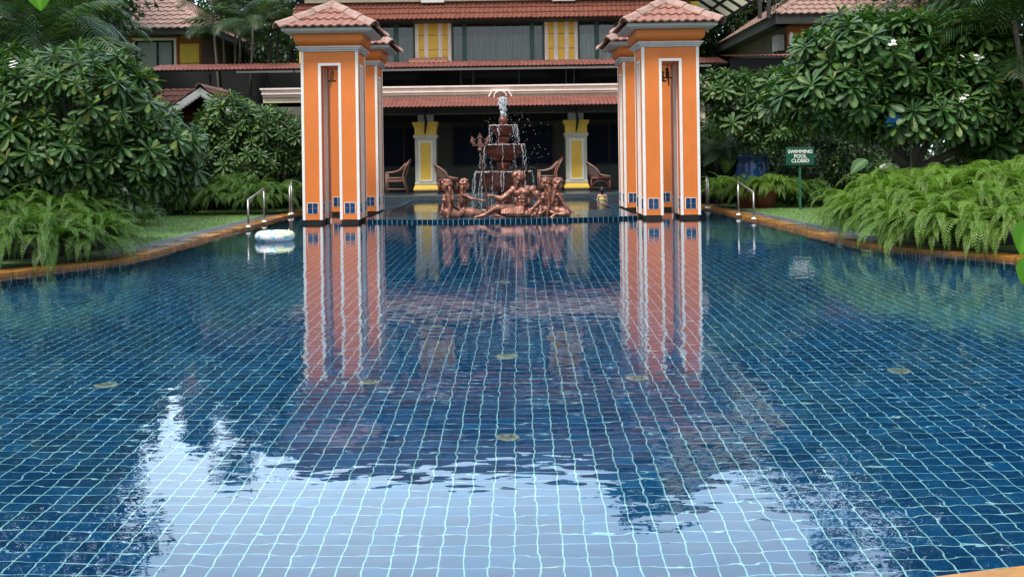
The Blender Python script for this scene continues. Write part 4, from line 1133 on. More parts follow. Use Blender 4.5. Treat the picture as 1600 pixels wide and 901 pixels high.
# ------------------------------------------------------------------ figures: volumes fused by a voxel remesh into one skin
def fuse(mb, name, mat, parent, vox=.011, smooth_it=3):
    o = mb.build(name, mat, parent, smooth=True)
    r = o.modifiers.new('fuse','REMESH'); r.mode='VOXEL'; r.voxel_size=vox; r.use_smooth_shade=True
    s = o.modifiers.new('soft','SMOOTH'); s.iterations=smooth_it; s.factor=.5
    return o
def V3(*a): return Vector(a)
def hand(mb, wrist, d, palm_n, size=.17, curl=.6, r=.011):
    """palm + four fingers + thumb; d forward, palm_n the palm's facing"""
    d = Vector(d).normalized(); n = Vector(palm_n); n = (n-d*n.dot(d)).normalized(); s = d.cross(n)
    w = Vector(wrist); k = size/.18
    for i in range(4):
        a = w+s*(-.030+.020*i)*k; mb.cap(w+s*(-.018+.012*i)*k, a+d*.085*k, .017*k, .013*k, 8)
        L = (.075,.085,.080,.062)[i]*k; b = a+d*.085*k
        c = b+(d*math.cos(curl*.6)+n*math.sin(curl*.6))*L*.5; e = c+(d*math.cos(curl*1.7)+n*math.sin(curl*1.7))*L*.5
        mb.cap(b,c,r*k,r*.9*k,7); mb.cap(c,e,r*.9*k,r*.75*k,7)
    t0 = w+s*-.03*k+d*.025*k; t1 = t0+(s*-.7+d*.6+n*.4).normalized()*.045*k; t2 = t1+(d*.8+n*.6).normalized()*.035*k
    mb.cap(t0,t1,.014*k,.012*k,7); mb.cap(t1,t2,.012*k,.010*k,7)
def face_head(mb, c, look, up=(0,0,1), r=.105, female=False):
    """skull, jaw, nose, brow, lips, ears, eyes"""
    c = Vector(c); f = Vector(look).normalized(); u = Vector(up); u = (u-f*u.dot(f)).normalized(); s = f.cross(u)
    R = Matrix((s,f,u)).transposed(); k = r/.105
    def e(x,y,z,rx,ry,rz): mb.ball(c+R@(Vector((x,y,z))*k),(rx*k,ry*k,rz*k),12,9,R)
    e(0,-.012,.028,.076,.094,.088); e(0,.022,-.030,.060,.066,.075); e(0,.050,-.078,.030,.028,.026)      # skull, face, chin
    e(0,.078,.020,.052,.016,.012); e(0,.092,-.012,.011,.017,.026); e(0,.098,-.024,.016,.012,.010)          # brow, nose bridge, tip
    e(0,.080,-.047,.022,.010,.006); e(0,.078,-.058,.019,.010,.006)                                        # lips
    for q in (-1,1): e(q*.030,.070,.004,.014,.012,.009); e(q*.038,.060,-.024,.020,.020,.018); e(q*.074,-.004,-.006,.010,.020,.030)
    return R, c, k
def curls(mb, rr, c, R, n, rad, size, back=True, zmin=-.3):
    for _ in range(n):
        while True:
            v = Vector((rr.gauss(0,1),rr.gauss(0,1),rr.gauss(0,1))).normalized()
            if v.z > zmin and not (v.y > .45 and v.z < .45): break
        q = size*rr.uniform(.7,1.3)
        p = Vector(c)+R@Vector((v.x*rad*.82,v.y*rad-.012,v.z*rad*.95+.025))
        mb.ball(p,(q,q*.8,q*1.1),7,5)

def sea_god():
    g = at(805, 335, 21.35); t = thing('reclining_statue', 'copper bronze statue of a reclining bearded man gripping a tall trident', 'statue', (g.x,21.35,.06))
    b = MB()
    hip = V3(.09,0,.15); chest = V3(.17,.0,.46); neck = V3(.13,-.01,.63); head = V3(.06,-.045,.76)
    # pelvis, abdomen, ribcage
    b.ball((.10,0,.14),(.17,.15,.13),14,10); b.ball((.13,0,.27),(.145,.115,.13),14,10)
    b.ball((.155,.0,.42),(.195,.125,.155),16,11); b.ball((.16,0,.52),(.22,.105,.09),16,10)
    for s in (-1,1):
        b.ball((.145+s*.085,-.095,.485),(.088,.045,.060),12,8,Matrix.Rotation(s*.25,3,'Y'))       # pectorals
        for k in range(3): b.ball((.125+s*.037+.01*k,-.108+.004*k,.385-.07*k),(.034,.024,.029),8,6)  # abdominals
        b.ball((.15+s*.13,-.045,.33),(.05,.06,.09),10,7)
    b.cap((.15,0,.56),(.105,-.02,.68),.070,.056,12)
    b.cap((.08,.0,.57),(.26,.0,.57),.065,.065,10)
    R, hc, k = face_head(b, head, (-.75,-.62,-.06), (0,0,1), .108)
    # statue's right arm (screen left) stretched to the trident
    shl = V3(-.03,-.02,.545); el = V3(-.26,-.13,.37); wr = V3(-.49,-.14,.44)
    b.ball(shl,(.085,.08,.085)); b.cap(shl,el,.070,.050,12); b.ball(shl+(el-shl)*.5+V3(-.0,-.02,.0),(.055,.05,.07)); b.cap(el,wr,.055,.034,12)
    hand(b, wr, (-1,.0,.12), (0,-.6,.8), .17, 1.2)
    # other arm down to the vase with the elbow bent
    shr = V3(.36,.0,.54); er = V3(.50,-.06,.30); wr2 = V3(.34,-.20,.16)
    b.ball(shr,(.09,.085,.09)); b.cap(shr,er,.074,.054,12); b.ball((shr+er)/2+V3(.02,-.02,.03),(.06,.055,.08)); b.cap(er,wr2,.058,.036,12)
    hand(b, wr2, (-.35,-.5,-.8), (-.5,.2,-.6), .18, .5)
    # legs along the ground to screen left, near knee raised a little
    h1 = V3(.02,-.07,.13); k1 = V3(-.34,-.14,.20); a1 = V3(-.62,-.13,.06)
    b.cap(h1,k1,.105,.070,14); b.ball(k1,(.068,.065,.066)); b.cap(k1,a1,.068,.038,12); b.ball(k1+(a1-k1)*.3+V3(0,.03,-.02),(.075,.055,.05))
    b.cap(a1+V3(.02,0,0),a1+V3(-.06,-.02,-.02),.042,.034,10); b.cap(a1+V3(-.04,0,-.02),a1+V3(-.17,-.05,-.045),.034,.024,10)
    for q in range(5): b.cap(a1+V3(-.17,-.075+.014*q,-.045),a1+V3(-.21+.006*q,-.082+.015*q,-.05),.011,.009,6)
    h2 = V3(.02,.08,.10); k2 = V3(-.36,.06,.09); a2 = V3(-.40,-.22,.045)
    b.cap(h2,k2,.095,.068,12); b.ball(k2,(.06,.06,.06)); b.cap(k2,a2,.062,.036,12); b.cap(a2,a2+V3(.10,-.07,-.015),.034,.024,10)
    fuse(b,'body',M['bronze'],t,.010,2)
    # hair and beard
    rr = random.Random(5); hb = MB()
    curls(hb, rr, hc, R, 90, .122, .032)
    for i in range(26):   # mass falling behind
        hb.ball(hc+R@Vector((rr.uniform(-.07,.07),rr.uniform(-.12,-.04),rr.uniform(-.14,.04))),(.03,.03,.034),7,5)
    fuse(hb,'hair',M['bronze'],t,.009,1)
    bb = MB()
    for i in range(34):
        q = rr.random(); bb.ball(hc+R@Vector((rr.uniform(-.055,.055)*(1-.5*q),.062-.005*q+rr.uniform(-.012,.012),-.062-.13*q)),(.017,.016,.026),7,5)
    for s in (-1,1):
        for i in range(6): bb.ball(hc+R@Vector((s*(.066-.004*i),.02+.008*i,-.02-.012*i)),(.018,.018,.022),7,5)
        bb.cap(hc+R@Vector((0,.094,-.038)),hc+R@Vector((s*.04,.075,-.055)),.010,.007,6)
    fuse(bb,'beard',M['bronze'],t,.008,1)
    # draped cloth across the hips
    cl = MB()
    for i in range(9):
        f = i/8; cl.tube([(.22-.40*f,.10,.10+.03*math.sin(i)),(.18-.40*f,-.06,.245-.03*f),(.15-.40*f,-.17,.20-.05*f),(.14-.40*f,-.20,.06)],[.035,.04,.038,.045],8)
    cl.ball((-.0,-.13,.05),(.30,.10,.06),14,8); cl.ball((.22,-.06,.07),(.16,.14,.08),12,8)
    fuse(cl,'cloth',M['bronze'],t,.011,2)
    # fish-mouthed vase under the hand
    vz = MB(); rr = random.Random(9)
    for i in range(30): vz.ball((.40+rr.uniform(-.12,.14),-.14+rr.uniform(-.08,.08),rr.uniform(.02,.17)),(.04,.035,.03),7,5,Matrix.Rotation(rr.uniform(0,3),3,'Y'))
    for i in range(8):
        a = i*.7; vz.tube([(.44,-.16,.06),(.44+.1*math.cos(a),-.2,.09+.08*math.sin(a)),(.46+.15*math.cos(a+.4),-.18,.10+.09*math.sin(a+.4))],[.03,.022,.012],7)
    fuse(vz,'shell_vase',M['bronze'],t,.010,1)
    # trident in the outstretched hand
    tr = MB(); tx, ty = -.575, -.15
    tr.tube([(tx+.02,ty,.02),(tx,ty,.5),(tx-.115,ty,1.38)],.016,10)
    zz = 1.38; cx = tx-.115
    tr.lathe([(.018,0),(.055,.06),(.035,.10),(.03,.14)],14,(cx,ty,zz-.08))
    tr.cbox((cx,ty,zz+.075),(.31,.05,.035))
    for s in (-1,0,1):
        base = Vector((cx+s*.115,ty,zz+.09)); tip = Vector((cx+s*.165,ty,zz+.31-.06*abs(s)))
        if s == 0: tr.add([base+V3(-.05,-.025,0),base+V3(.05,-.025,0),base+V3(.05,.025,0),base+V3(-.05,.025,0),tip+V3(-.012,0,-.06),tip+V3(.012,0,-.06)],[(0,1,5,4),(2,3,4,5),(1,2,5),(3,0,4),(0,3,2,1)])
        else: tr.tube([base,(base+tip)/2+V3(s*.02,0,-.02),tip-(tip-base)*.15],[.045,.038,.012],8)
        d = (tip-base).normalized(); n = V3(d.z,0,-d.x)
        p0 = tip-d*.065
        p0 = tip-d*.08; vs = [p0+n*.07-d*.03, tip+d*.02, p0-n*.07-d*.03, p0]
        tr.add([v+V3(0,-.012,0) for v in vs]+[v+V3(0,.012,0) for v in vs],[(0,1,3),(3,1,2),(4,7,5),(7,6,5),(0,4,5,1),(1,5,6,2),(2,6,7,3),(3,7,4,0)])
    tr.build('trident', plain('dark_bronze',(.16,.075,.055),.4,.3,20,.2,metal=.6), t)
sea_god()

def mermaid(px, label, flip=1, pose='rest', Y=21.6, top=278, yaw=0.0):
    """seated long haired figure with a fish tail; looks toward -x*flip"""
    g = at(px, 333, Y); t = thing('mermaid_statue', label, 'statue', (g.x,Y,.06), yaw, 'bronze mermaid statues around the fountain', 1.10)
    f = flip; b = MB(); X = lambda v: Vector((v[0]*f, v[1], v[2]))
    C = lambda a,c,ra,rb,n=12: b.cap(X(a),X(c),ra,rb,n)
    B = lambda c,r,n=12,m=9: b.ball(X(c),r,n,m)
    B((.02,0,.10),(.125,.12,.10)); B((.035,0,.20),(.088,.080,.09)); B((.03,0,.31),(.105,.078,.10)); B((.03,0,.385),(.125,.068,.055))
    for s in (-1,1): B((-.045,s*.045,.325),(.042,.038,.038))
    C((.03,0,.40),(.01,0,.50),.045,.036); C((.03,-.10,.40),(.03,.10,.40),.042,.042,10)
    hd = V3(-.005,0,.575)
    R, hc, k = face_head(b, X(hd), X((-1,-.25,-.05 if pose!='reach' else .12)), (0,0,1), .088, True)
    if pose == 'reach':
        s1, e1, w1 = V3(.0,-.12,.40), V3(-.13,-.16,.33), V3(-.33,-.14,.30)
        C(s1,e1,.038,.030); C(e1,w1,.030,.020); hand(b, X(w1), X((-1,0,.1)), (0,0,-1), .13, .5, .010)
        s2, e2, w2 = V3(.03,.12,.40), V3(.06,.15,.22), V3(.0,.12,.06)
        C(s2,e2,.038,.030); C(e2,w2,.030,.020); hand(b, X(w2), (0,0,-1), X((-1,0,0)), .13, .4, .010)
    elif pose == 'lean':
        s1, e1, w1 = V3(.0,-.11,.40), V3(-.10,-.15,.22), V3(-.29,-.20,.05)
        C(s1,e1,.040,.030); C(e1,w1,.030,.020); hand(b, X(w1), X((-.9,-.2,-.25)), (0,0,-1), .14, .2, .010)
        s2, e2, w2 = V3(.05,.12,.40), V3(.10,.10,.24), V3(.06,-.06,.10)
        C(s2,e2,.038,.030); C(e2,w2,.030,.020); hand(b, X(w2), (0,-.6,-.8), X((-1,0,0)), .13, .4, .010)
    else:
        s1, e1, w1 = V3(.04,-.12,.40), V3(.07,-.16,.22), V3(.03,-.17,.04)
        C(s1,e1,.040,.031); C(e1,w1,.031,.021); hand(b, X(w1), (0,-.1,-1), X((-1,0,0)), .13, .2, .010)
        s2, e2, w2 = V3(.0,.12,.40), V3(-.06,.14,.25), V3(-.10,.05,.12)
        C(s2,e2,.038,.030); C(e2,w2,.030,.020); hand(b, X(w2), (0,-.5,-.8), X((-1,0,0)), .13, .4, .010)
    # hips into a curling tail
    d = 1 if pose != 'reach' else -1
    if pose == 'reach':
        pts = [(.03,0,.09),(-.12,-.03,.07),(-.28,-.02,.06),(-.42,.04,.05),(-.52,.10,.05)]
    elif pose == 'lean':
        pts = [(.02,0,.09),(-.10,-.05,.08),(-.16,-.12,.06),(-.08,-.18,.05),(.05,-.17,.045)]
    else:
        pts = [(.02,0,.09),(-.14,-.02,.09),(-.24,.0,.08),(-.30,.05,.12),(-.20,.10,.17)] if f < 0 else [(.02,0,.09),(.10,-.03,.08),(.2,-.02,.06),(.28,.02,.09),(.24,.06,.15)]
    rad = [.115,.095,.070,.045,.025]
    for i in range(4): C(pts[i],pts[i+1],rad[i],rad[i+1])
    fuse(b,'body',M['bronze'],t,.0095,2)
    # tail fin
    e = X(pts[-1]); dd = (X(pts[-1])-X(pts[-2])).normalized(); fn = MB()
    for s in (-1,1):
        q = (dd + V3(0,0,1)*.5*s + V3(0,.3*s,0)).normalized()
        fn.tube([e, e+q*.07, e+q*.13, e+q*.16],[.022,.034,.022,.005],8)
    fuse(fn,'tail_fin',M['bronze'],t,.008,1)
    # long wavy hair
    rr = random.Random(px); h = MB(); curls(h, rr, hc, R, 60, .096, .026, zmin=-.2)
    for i in range(26):
        a = rr.uniform(-1.5,1.5); base = hc+R@Vector((math.sin(a)*.07,-.05*math.cos(a)-.02,.0))
        L = rr.uniform(.22,.40); pp = []; 
        for j in range(7):
            q = j/6; pp.append(base+R@Vector((math.sin(a)*.05*q+.012*math.sin(q*9+i), -.05*q+.014*math.cos(q*8+i), -L*q)))
        h.tube(pp,[.024,.027,.026,.024,.021,.017,.010],6)
    fuse(h,'hair',M['bronze'],t,.0085,1)
    return t
mermaid(698,'bronze mermaid statue farthest left, looking left with a curled tail', 1,'rest',21.35)
mermaid(727,'bronze mermaid statue reaching an arm toward the trident', -1,'reach',21.75)
mermaid(852,'bronze mermaid statue directly right of the bearded statue, looking left', 1,'rest',21.75)
mermaid(873,'bronze mermaid statue farthest right, leaning on an outstretched arm', -1,'lean',21.35)
for px,l in ((703,0),):
    pass

def swimmer():
    g = at(941,316,29.0); t = thing('person', 'dark haired child with bare back and yellow band standing in the far basin water', 'person', (g.x,29.0,.08))
    SK = plain('skin',(.62,.36,.27),.45,.06,8,.03); b = MB()
    b.cap((0,0,-.34),(0,0,-.05),.085,.075,12); b.cap((0,0,-.1),(0,-.01,.09),.078,.072,12); b.ball((0,0,.10),(.098,.06,.06),14,9)
    b.cap((0,0,.12),(0,.005,.19),.032,.030,10)
    face_head(b,(0.005,.012,.255),(.85,.5,-.1),(0,0,1),.088)
    for s in (-1,1):
        b.ball((s*.095,0,.10),(.038,.036,.038)); b.cap((s*.105,0,.09),(s*.13,.03,-.06),.030,.024,10); b.cap((s*.13,.03,-.06),(s*.10,.15,-.12),.024,.018,10)
        hand(b,(s*.10,.15,-.12),(-s*.2,1,-.2),(0,0,-1),.10,.4,.010)
        b.cap((s*.05,0,-.36),(s*.05,.0,-.2),.05,.06,10)
    fuse(b,'body',SK,t,.008,1)
    h = MB(); h.ball((0,-.002,.275),(.083,.090,.080),14,10); h.ball((-.005,-.045,.235),(.070,.055,.070),12,9); h.cap((-.01,-.055,.24),(-.015,-.06,.13),.042,.022,10)
    fuse(h,'hair',plain('black_hair',(.012,.010,.010),.4,.2,30,.3),t,.007,1)
    c = MB(); c.lathe([(.082,-.02),(.090,-.012),(.090,.02),(.083,.028)],20); c.build('swimwear',plain('yellow_swimwear',(.62,.66,.10),.6,.1,10,.1),t,smooth=True)
swimmer()
# ------------------------------------------------------------------ foliage templates
def leaf_template(n=4, fold=.22, bend=-.18, prof=((0,.10),(.35,.72),(.72,1.0),(1.0,.12))):
    T, A = [], []
    for t,wd in prof:
        z = bend*t*t
        T += [(t,-.5*wd,z+fold*.5*wd*.35),(t,0,z),(t,.5*wd,z+fold*.5*wd*.35)]; A += [0,1,0]
    Q = []
    for i in range(len(prof)-1):
        a = i*3; Q += [(a,a+3,a+4,a+1),(a+1,a+4,a+5,a+2)]
    return np.array(T,float), np.array(Q), np.array(A,float)
LF = leaf_template(prof=((0,.10),(.35,.55),(.75,1.0),(.94,.72),(1.0,.12)))
LF2 = leaf_template(bend=-.35)
SMALL = (np.array([[0,0,0],[.5,-.32,.05],[1,0,-.05],[.5,.32,.05]],float), np.array([[0,1,2,3]]), np.array([1,0,1,0.]))

def rosettes(centers, normals, rng, L=.26, n=24, width=.28, spread=1.15):
    O, D, U, S = [], [], [], []
    for c, nn in zip(centers, normals):
        nn = nn/np.linalg.norm(nn); a0 = rng.uniform(0,2*PI)
        t1 = np.cross(nn,[.3,.2,.9]); t1 /= np.linalg.norm(t1); t2 = np.cross(nn,t1)
        k = rng.uniform(.60,1.22)*L; nn = nn+rng.normal(0,.22,3); nn /= np.linalg.norm(nn)
        for i in range(n):
            a = a0+i*2.39996; q = (i+.5)/n                      # inner leaves upright, outer ones spread and droop
            el = (1.15-1.45*q**.8*spread)+rng.uniform(-.12,.12)
            d = (t1*math.cos(a)+t2*math.sin(a))*math.cos(el)+nn*math.sin(el)
            d[2] -= .16*q
            O.append(c+nn*(.05*(1-q))); D.append(d); U.append(nn+rng.normal(0,.15,3)); S.append(k*(.62+.42*min(1,q*1.8))*rng.uniform(.88,1.1))
    S = np.array(S); return scatter(*LF, O, D, U, S, S*width*rng.uniform(.85,1.15,len(S)))

def shell_points(rng, ells, n, mind, zcut=-.75, tries=60):
    """spread points over the outer surface of a union of ellipsoids"""
    P, Nn = [], []
    for _ in range(n*tries):
        if len(P) >= n: break
        c, r = ells[rng.integers(len(ells))]; v = rng.normal(0,1,3); v /= np.linalg.norm(v)
        if v[2] < zcut: continue
        p = np.array(c)+v*np.array(r)*rng.uniform(.74,1.06)
        if any((((p-np.array(c2))/np.array(r2))**2).sum() < .72 for c2,r2 in ells): continue
        if P and (np.sum((np.array(P)-p)**2,1) < mind*mind).any(): continue
        P.append(p); nn = v/np.array(r); nn /= np.linalg.norm(nn); nn = nn*.55+np.array([0,0,.72]); Nn.append(nn)
    return np.array(P), np.array(Nn)

def frangipani(name, label, loc, ells, n, L, mat, seed, trunk=(), branch_n=26, mind=.22, blossoms=6, z0=.03, tr=.09, group=None, width=.30):
    rng = np.random.default_rng(seed); t = thing(name, label, 'tree', loc, group=group)
    P, Nn = shell_points(rng, ells, n, mind)
    # a second, looser layer inside
    P2, N2 = shell_points(rng, [(c,tuple(x*.72 for x in r)) for c,r in ells], n//3, mind*1.3)
    PP = np.concatenate([P,P2]) if len(P2) else P; NN = np.concatenate([Nn,N2]) if len(P2) else Nn
    V,Q,A = rosettes(PP, NN, rng, L, width=width)
    np_mesh('crown', V, Q, mat, t, A, smooth=True)
    # trunk, limbs to rosettes
    mb = MB(); base = Vector((0,0,z0)); cen = Vector(np.mean([c for c,_ in ells],0)); fork = base.lerp(cen,.45); fork.x += rng.uniform(-.1,.1)
    mb.tube([base, base.lerp(fork,.5)+Vector((.04,.03,0)), fork],[tr,tr*.8,tr*.7],10)
    limbs = []
    for c,r in ells:
        a = Vector(c)-Vector((0,0,r[2]*.35)); m = fork.lerp(a,.5)+Vector(rng.normal(0,.08,3))
        mb.tube([fork,m,a],[tr*.6,tr*.48,tr*.35],8); limbs += [m,a]
    idx = rng.permutation(len(PP))[:branch_n*3]
    for i in idx:
        p = Vector(PP[i]); k = min(limbs,key=lambda q:(q-p).length); m = k.lerp(p,.55)+Vector(rng.normal(0,.04,3))-Vector((0,0,.05))
        mb.tube([k,m,p],[tr*.26,tr*.2,tr*.14],6)
    mb.build('trunk', M['trunk'], t, smooth=True)
    if blossoms:
        bl = []; O,D,U = [],[],[]
        for i in rng.permutation(len(P))[:blossoms]:
            for k in range(4):
                c = P[i]+Nn[i]*(.10+.03*k)+rng.normal(0,.03,3); a0 = rng.uniform(0,6)
                t1 = np.cross(Nn[i],[.3,.2,.9]); t1/=np.linalg.norm(t1); t2 = np.cross(Nn[i],t1)
                for j in range(5):
                    a = a0+j*2*PI/5; O.append(c); D.append(t1*math.cos(a)+t2*math.sin(a)+Nn[i]*.35); U.append(Nn[i])
        V,Q,A = scatter(*leaf_template(prof=((0,.2),(.4,.7),(.8,.8),(1,.3))), O, D, U, .04, .03)
        np_mesh('blossoms', V, Q, M['blossom'], t, A)
    return t

def frond_template(kind, seed, n=30, L=1.0, rise=.55, droop=1.1, wid=.16):
    """arching frond along +x; returns unit template"""
    rng = np.random.default_rng(seed); pts = []
    x = z = 0.0; ang = rise
    for i in range(n+1):
        pts.append((x,z,ang)); st = L/n; x += st*math.cos(ang); z += st*math.sin(ang); ang -= (rise+droop)/n*(1.25*(i/n)+.4)
    T, Q, A = [], [], []
    for i in range(n):                       # midrib
        (x0,z0,_),(x1,z1,_) = pts[i],pts[i+1]; w0 = .006*(1-i/n)+.0015; k = len(T)
        T += [(x0,-w0,z0+.002),(x0,w0,z0+.002),(x1,w0*.95,z1+.002),(x1,-w0*.95,z1+.002)]; Q.append((k,k+1,k+2,k+3)); A += [1]*4
    i0 = 2 if kind == 'fern' else 5
    for i in range(i0,n+1):
        x0,z0,an = pts[i]; t = i/n
        if kind == 'fern': w = wid*(math.sin(PI*min(1,(t*.9+.12)))**.7)*(1.02-t*.55); bw = L/n*.34; sweep = .30; dz = -.10
        else: w = wid*(math.sin(PI*min(1,t*.86+.14))**.6); bw = L/n*.33; sweep = .75; dz = -.45
        for s in (-1,1):
            ww = w*rng.uniform(.88,1.08); k = len(T); ca, sa = math.cos(an), math.sin(an)
            dzz = dz*rng.uniform(.5,1.4)
            if kind == 'fern':
                tip = (x0+ca*ww*sweep-sa*ww*.0, s*ww, z0+sa*ww*sweep+ww*dzz)
                mid = (x0+ca*ww*sweep*.55, s*ww*.5, z0+sa*ww*sweep*.55+ww*dzz*.25)
                T += [(x0-ca*bw*.6,0,z0-sa*bw*.6),(mid[0]-ca*bw,mid[1],mid[2]-sa*bw),tip,(mid[0]+ca*bw,mid[1],mid[2]+sa*bw)]
                Q.append((k,k+1,k+2,k+3)); A += [.5,0,0,0]
            else:
                m1 = (x0+ca*ww*sweep*.5, s*ww*.5, z0+sa*ww*sweep*.5+ww*.04+ww*dzz*.2)
                tip = (x0+ca*ww*sweep, s*ww*.95, z0+sa*ww*sweep+ww*dzz)
                T += [(x0-ca*bw*.5,0,z0-sa*bw*.5),(x0+ca*bw*.5,0,z0+sa*bw*.5),(m1[0]+ca*bw,m1[1],m1[2]+sa*bw),(m1[0]-ca*bw,m1[1],m1[2]-sa*bw),(tip[0]+ca*bw*.2,tip[1],tip[2]),(tip[0]-ca*bw*.2,tip[1],tip[2])]
                Q += [(k,k+1,k+2,k+3),(k+3,k+2,k+4,k+5)]; A += [.6,.6,0,0,0,0]
    return np.array(T,float), np.array(Q), np.array(A,float)
FERN = [frond_template('fern',s,n=24,rise=r,droop=d,wid=.145) for s,r,d in ((1,.75,1.7),(2,.5,1.75),(3,.25,1.6),(4,1.0,1.5))]
PALM = [frond_template('palm',s,n=34,rise=r,droop=d,wid=.24) for s,r,d in ((5,.5,.9),(6,.3,1.3),(7,.8,.8))]

def fern_mesh(name, rng, n, L, mat, front=None):
    parts = []
    for v in range(4):
        m = n//4; a = rng.uniform(0,2*PI,m)
        if front is not None: a = np.where(rng.random(m)<.65, rng.normal(front,.9,m), a)
        O = np.stack([.10*np.cos(a),.10*np.sin(a),rng.uniform(-.05,.12,m)],1)
        tilt = rng.uniform(-.25,.30,m); D = np.stack([np.cos(a),np.sin(a),tilt],1); U = np.stack([rng.normal(0,.12,m),rng.normal(0,.12,m),np.ones(m)],1)
        parts.append(scatter(*FERN[v], O, D, U, L*rng.uniform(.65,1.12,m)))
    V,Q,A = join_np(parts); return V,Q,A
rngF = np.random.default_rng(21)
fern_variants = {}
def fern(loc, L, mat, label, group, var=0, rz=0, n=64):
    key = (mat.name, var, n)
    if key not in fern_variants:
        V,Q,A = fern_mesh('fern', np.random.default_rng(100+var), n, 1.0, mat)
        o = np_mesh('sword_fern', V, Q, mat, None, A); fern_variants[key] = o
    else:
        o = fern_variants[key].copy(); COL.objects.link(o)
    o.location = loc; o.rotation_euler = (0,0,rz); o.scale = (L,L,L); tag(o, label, 'fern', group)
    # root stock so the clump is not hollow
    return o
rr = random.Random(8)
def fern_row(pts, L, mat, label, group, n=64, cz=None):
    for i,(x,y,z) in enumerate(pts):
        fern((x,y,z), L*rr.uniform(.9,1.1), mat, label, group, i%3, rr.uniform(0,6.28), n)
# soil mounds / raised bed behind ferns
def bed(name, pts, z, label=None):
    mb = MB(); mb.prism(pts, -.02, z); o = mb.build(name, M['dark'], None, bevel=.04); tag(o, kind='structure'); return o
bed('planting_bed', [(-9,13.6),(-6.6,13.5),(-5.9,13.9),(-5.65,15.2),(-9,16.5)], .14)
bed('planting_bed', [(5.75,14.3),(6.3,13.7),(7.2,13.5),(9,13.5),(9,16.6),(5.75,15.6)], .14)
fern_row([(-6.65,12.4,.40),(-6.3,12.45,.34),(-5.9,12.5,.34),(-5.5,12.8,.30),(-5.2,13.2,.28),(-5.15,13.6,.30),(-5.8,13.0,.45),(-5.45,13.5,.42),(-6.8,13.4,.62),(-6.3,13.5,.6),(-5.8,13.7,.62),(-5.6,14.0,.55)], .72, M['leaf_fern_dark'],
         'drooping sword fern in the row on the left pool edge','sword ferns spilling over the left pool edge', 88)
fern_row([(4.88,14.6,.34),(4.95,14.1,.32),(5.12,13.5,.30),(5.40,13.05,.30),(5.72,12.75,.30),(6.1,12.6,.34),(6.55,12.7,.40),(5.0,14.95,.45),(5.2,14.2,.5),(5.55,13.6,.5),(6.0,13.2,.5),(5.3,14.7,.68),(5.7,14.2,.70),(6.1,13.9,.72),(6.55,13.7,.72),(7.0,13.6,.72),(5.8,15.1,.70),(6.4,14.6,.75),(7.0,14.4,.75)], .78, M['leaf_fern'],
         'bright green sword fern in the row on the right pool edge','sword ferns spilling over the right pool edge', 92)
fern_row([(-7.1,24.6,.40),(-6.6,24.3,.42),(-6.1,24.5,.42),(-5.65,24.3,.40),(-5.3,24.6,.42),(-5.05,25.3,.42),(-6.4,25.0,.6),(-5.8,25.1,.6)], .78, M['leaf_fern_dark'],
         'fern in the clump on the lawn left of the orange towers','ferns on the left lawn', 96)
fern_row([(-6.95,20.6,.15),(-7.3,21.2,.2)], .6, M['leaf_fern_dark'], 'small dark fern at the shaded edge of the left lawn','ferns at the shaded left lawn edge', 48)
fern_row([(5.05,24.4,.42),(5.45,24.1,.45),(5.95,24.0,.50),(6.35,24.1,.45),(5.3,25.0,.5)], .70, M['leaf_fern'],
         'light green fern around the blue glazed pot','light ferns around the blue pot', 96)
fern_row([(6.8,24.3,.35),(7.2,24.5,.30),(6.6,24.9,.5)], .74, M['leaf_fern_dark'],
         'darker fern on the lawn below the green sign','darker ferns below the green sign', 96)

# ------------------------------------------------------------------ frangipani trees
frangipani('frangipani_tree','large dark frangipani tree with white blossoms filling the upper left above the ferns',(-6.4,14.9,0),
    [((-.9,.2,1.9),(1.5,1.3,1.0)),((.35,-.1,1.95),(1.25,1.15,.85)),((1.15,.1,1.35),(.85,.9,.75)),((-.2,-.5,1.35),(1.3,.9,.65)),((-1.9,0,1.5),(1.1,1.2,1.1))],
    400,.238,M['leaf_frangi'],31,branch_n=22,mind=.18,blossoms=9,tr=.10)
frangipani('frangipani_tree','large frangipani tree with broad leaves above the bright right ferns',(6.25,16.2,0),
    [((-.5,0,2.55),(1.25,1.1,.85)),((.75,.1,2.35),(1.1,1.0,.95)),((-1.10,-.1,2.15),(.95,.9,.62)),((.2,-.4,1.85),(1.1,.8,.55)),((1.5,.1,1.75),(.85,.9,.8))],
    330,.255,M['leaf_frangi'],47,branch_n=24,mind=.195,blossoms=8,tr=.11,width=.34)
frangipani('frangipani_tree','mid sized frangipani tree in front of the gabled pavilion left of the towers',(-6.45,26.5,0),
    [((-1.05,0,1.40),(.85,.8,.60)),((-.35,0,2.2),(.75,.8,.68)),((.55,0,1.95),(.8,.8,.62)),((1.3,.1,1.72),(.6,.65,.62)),((.1,-.2,1.35),(1.2,.8,.55))],
    190,.26,M['leaf_frangi_light'],53,branch_n=16,mind=.21,blossoms=3,tr=.07)
pp = at(1176,258,24.8)
frangipani('frangipani_tree','small pale leaved frangipani growing in the blue glazed pot',(pp.x,24.8,0),
    [((-.55,0,2.75),(.70,.65,.42)),((.35,0,2.75),(.60,.6,.45)),((.95,.1,2.2),(.75,.7,.55)),((-.2,-.1,2.15),(.85,.7,.45)),((.35,-.1,1.75),(.8,.6,.4))],
    92,.27,M['leaf_frangi_light'],61,branch_n=14,mind=.21,blossoms=1,tr=.06,z0=1.1)

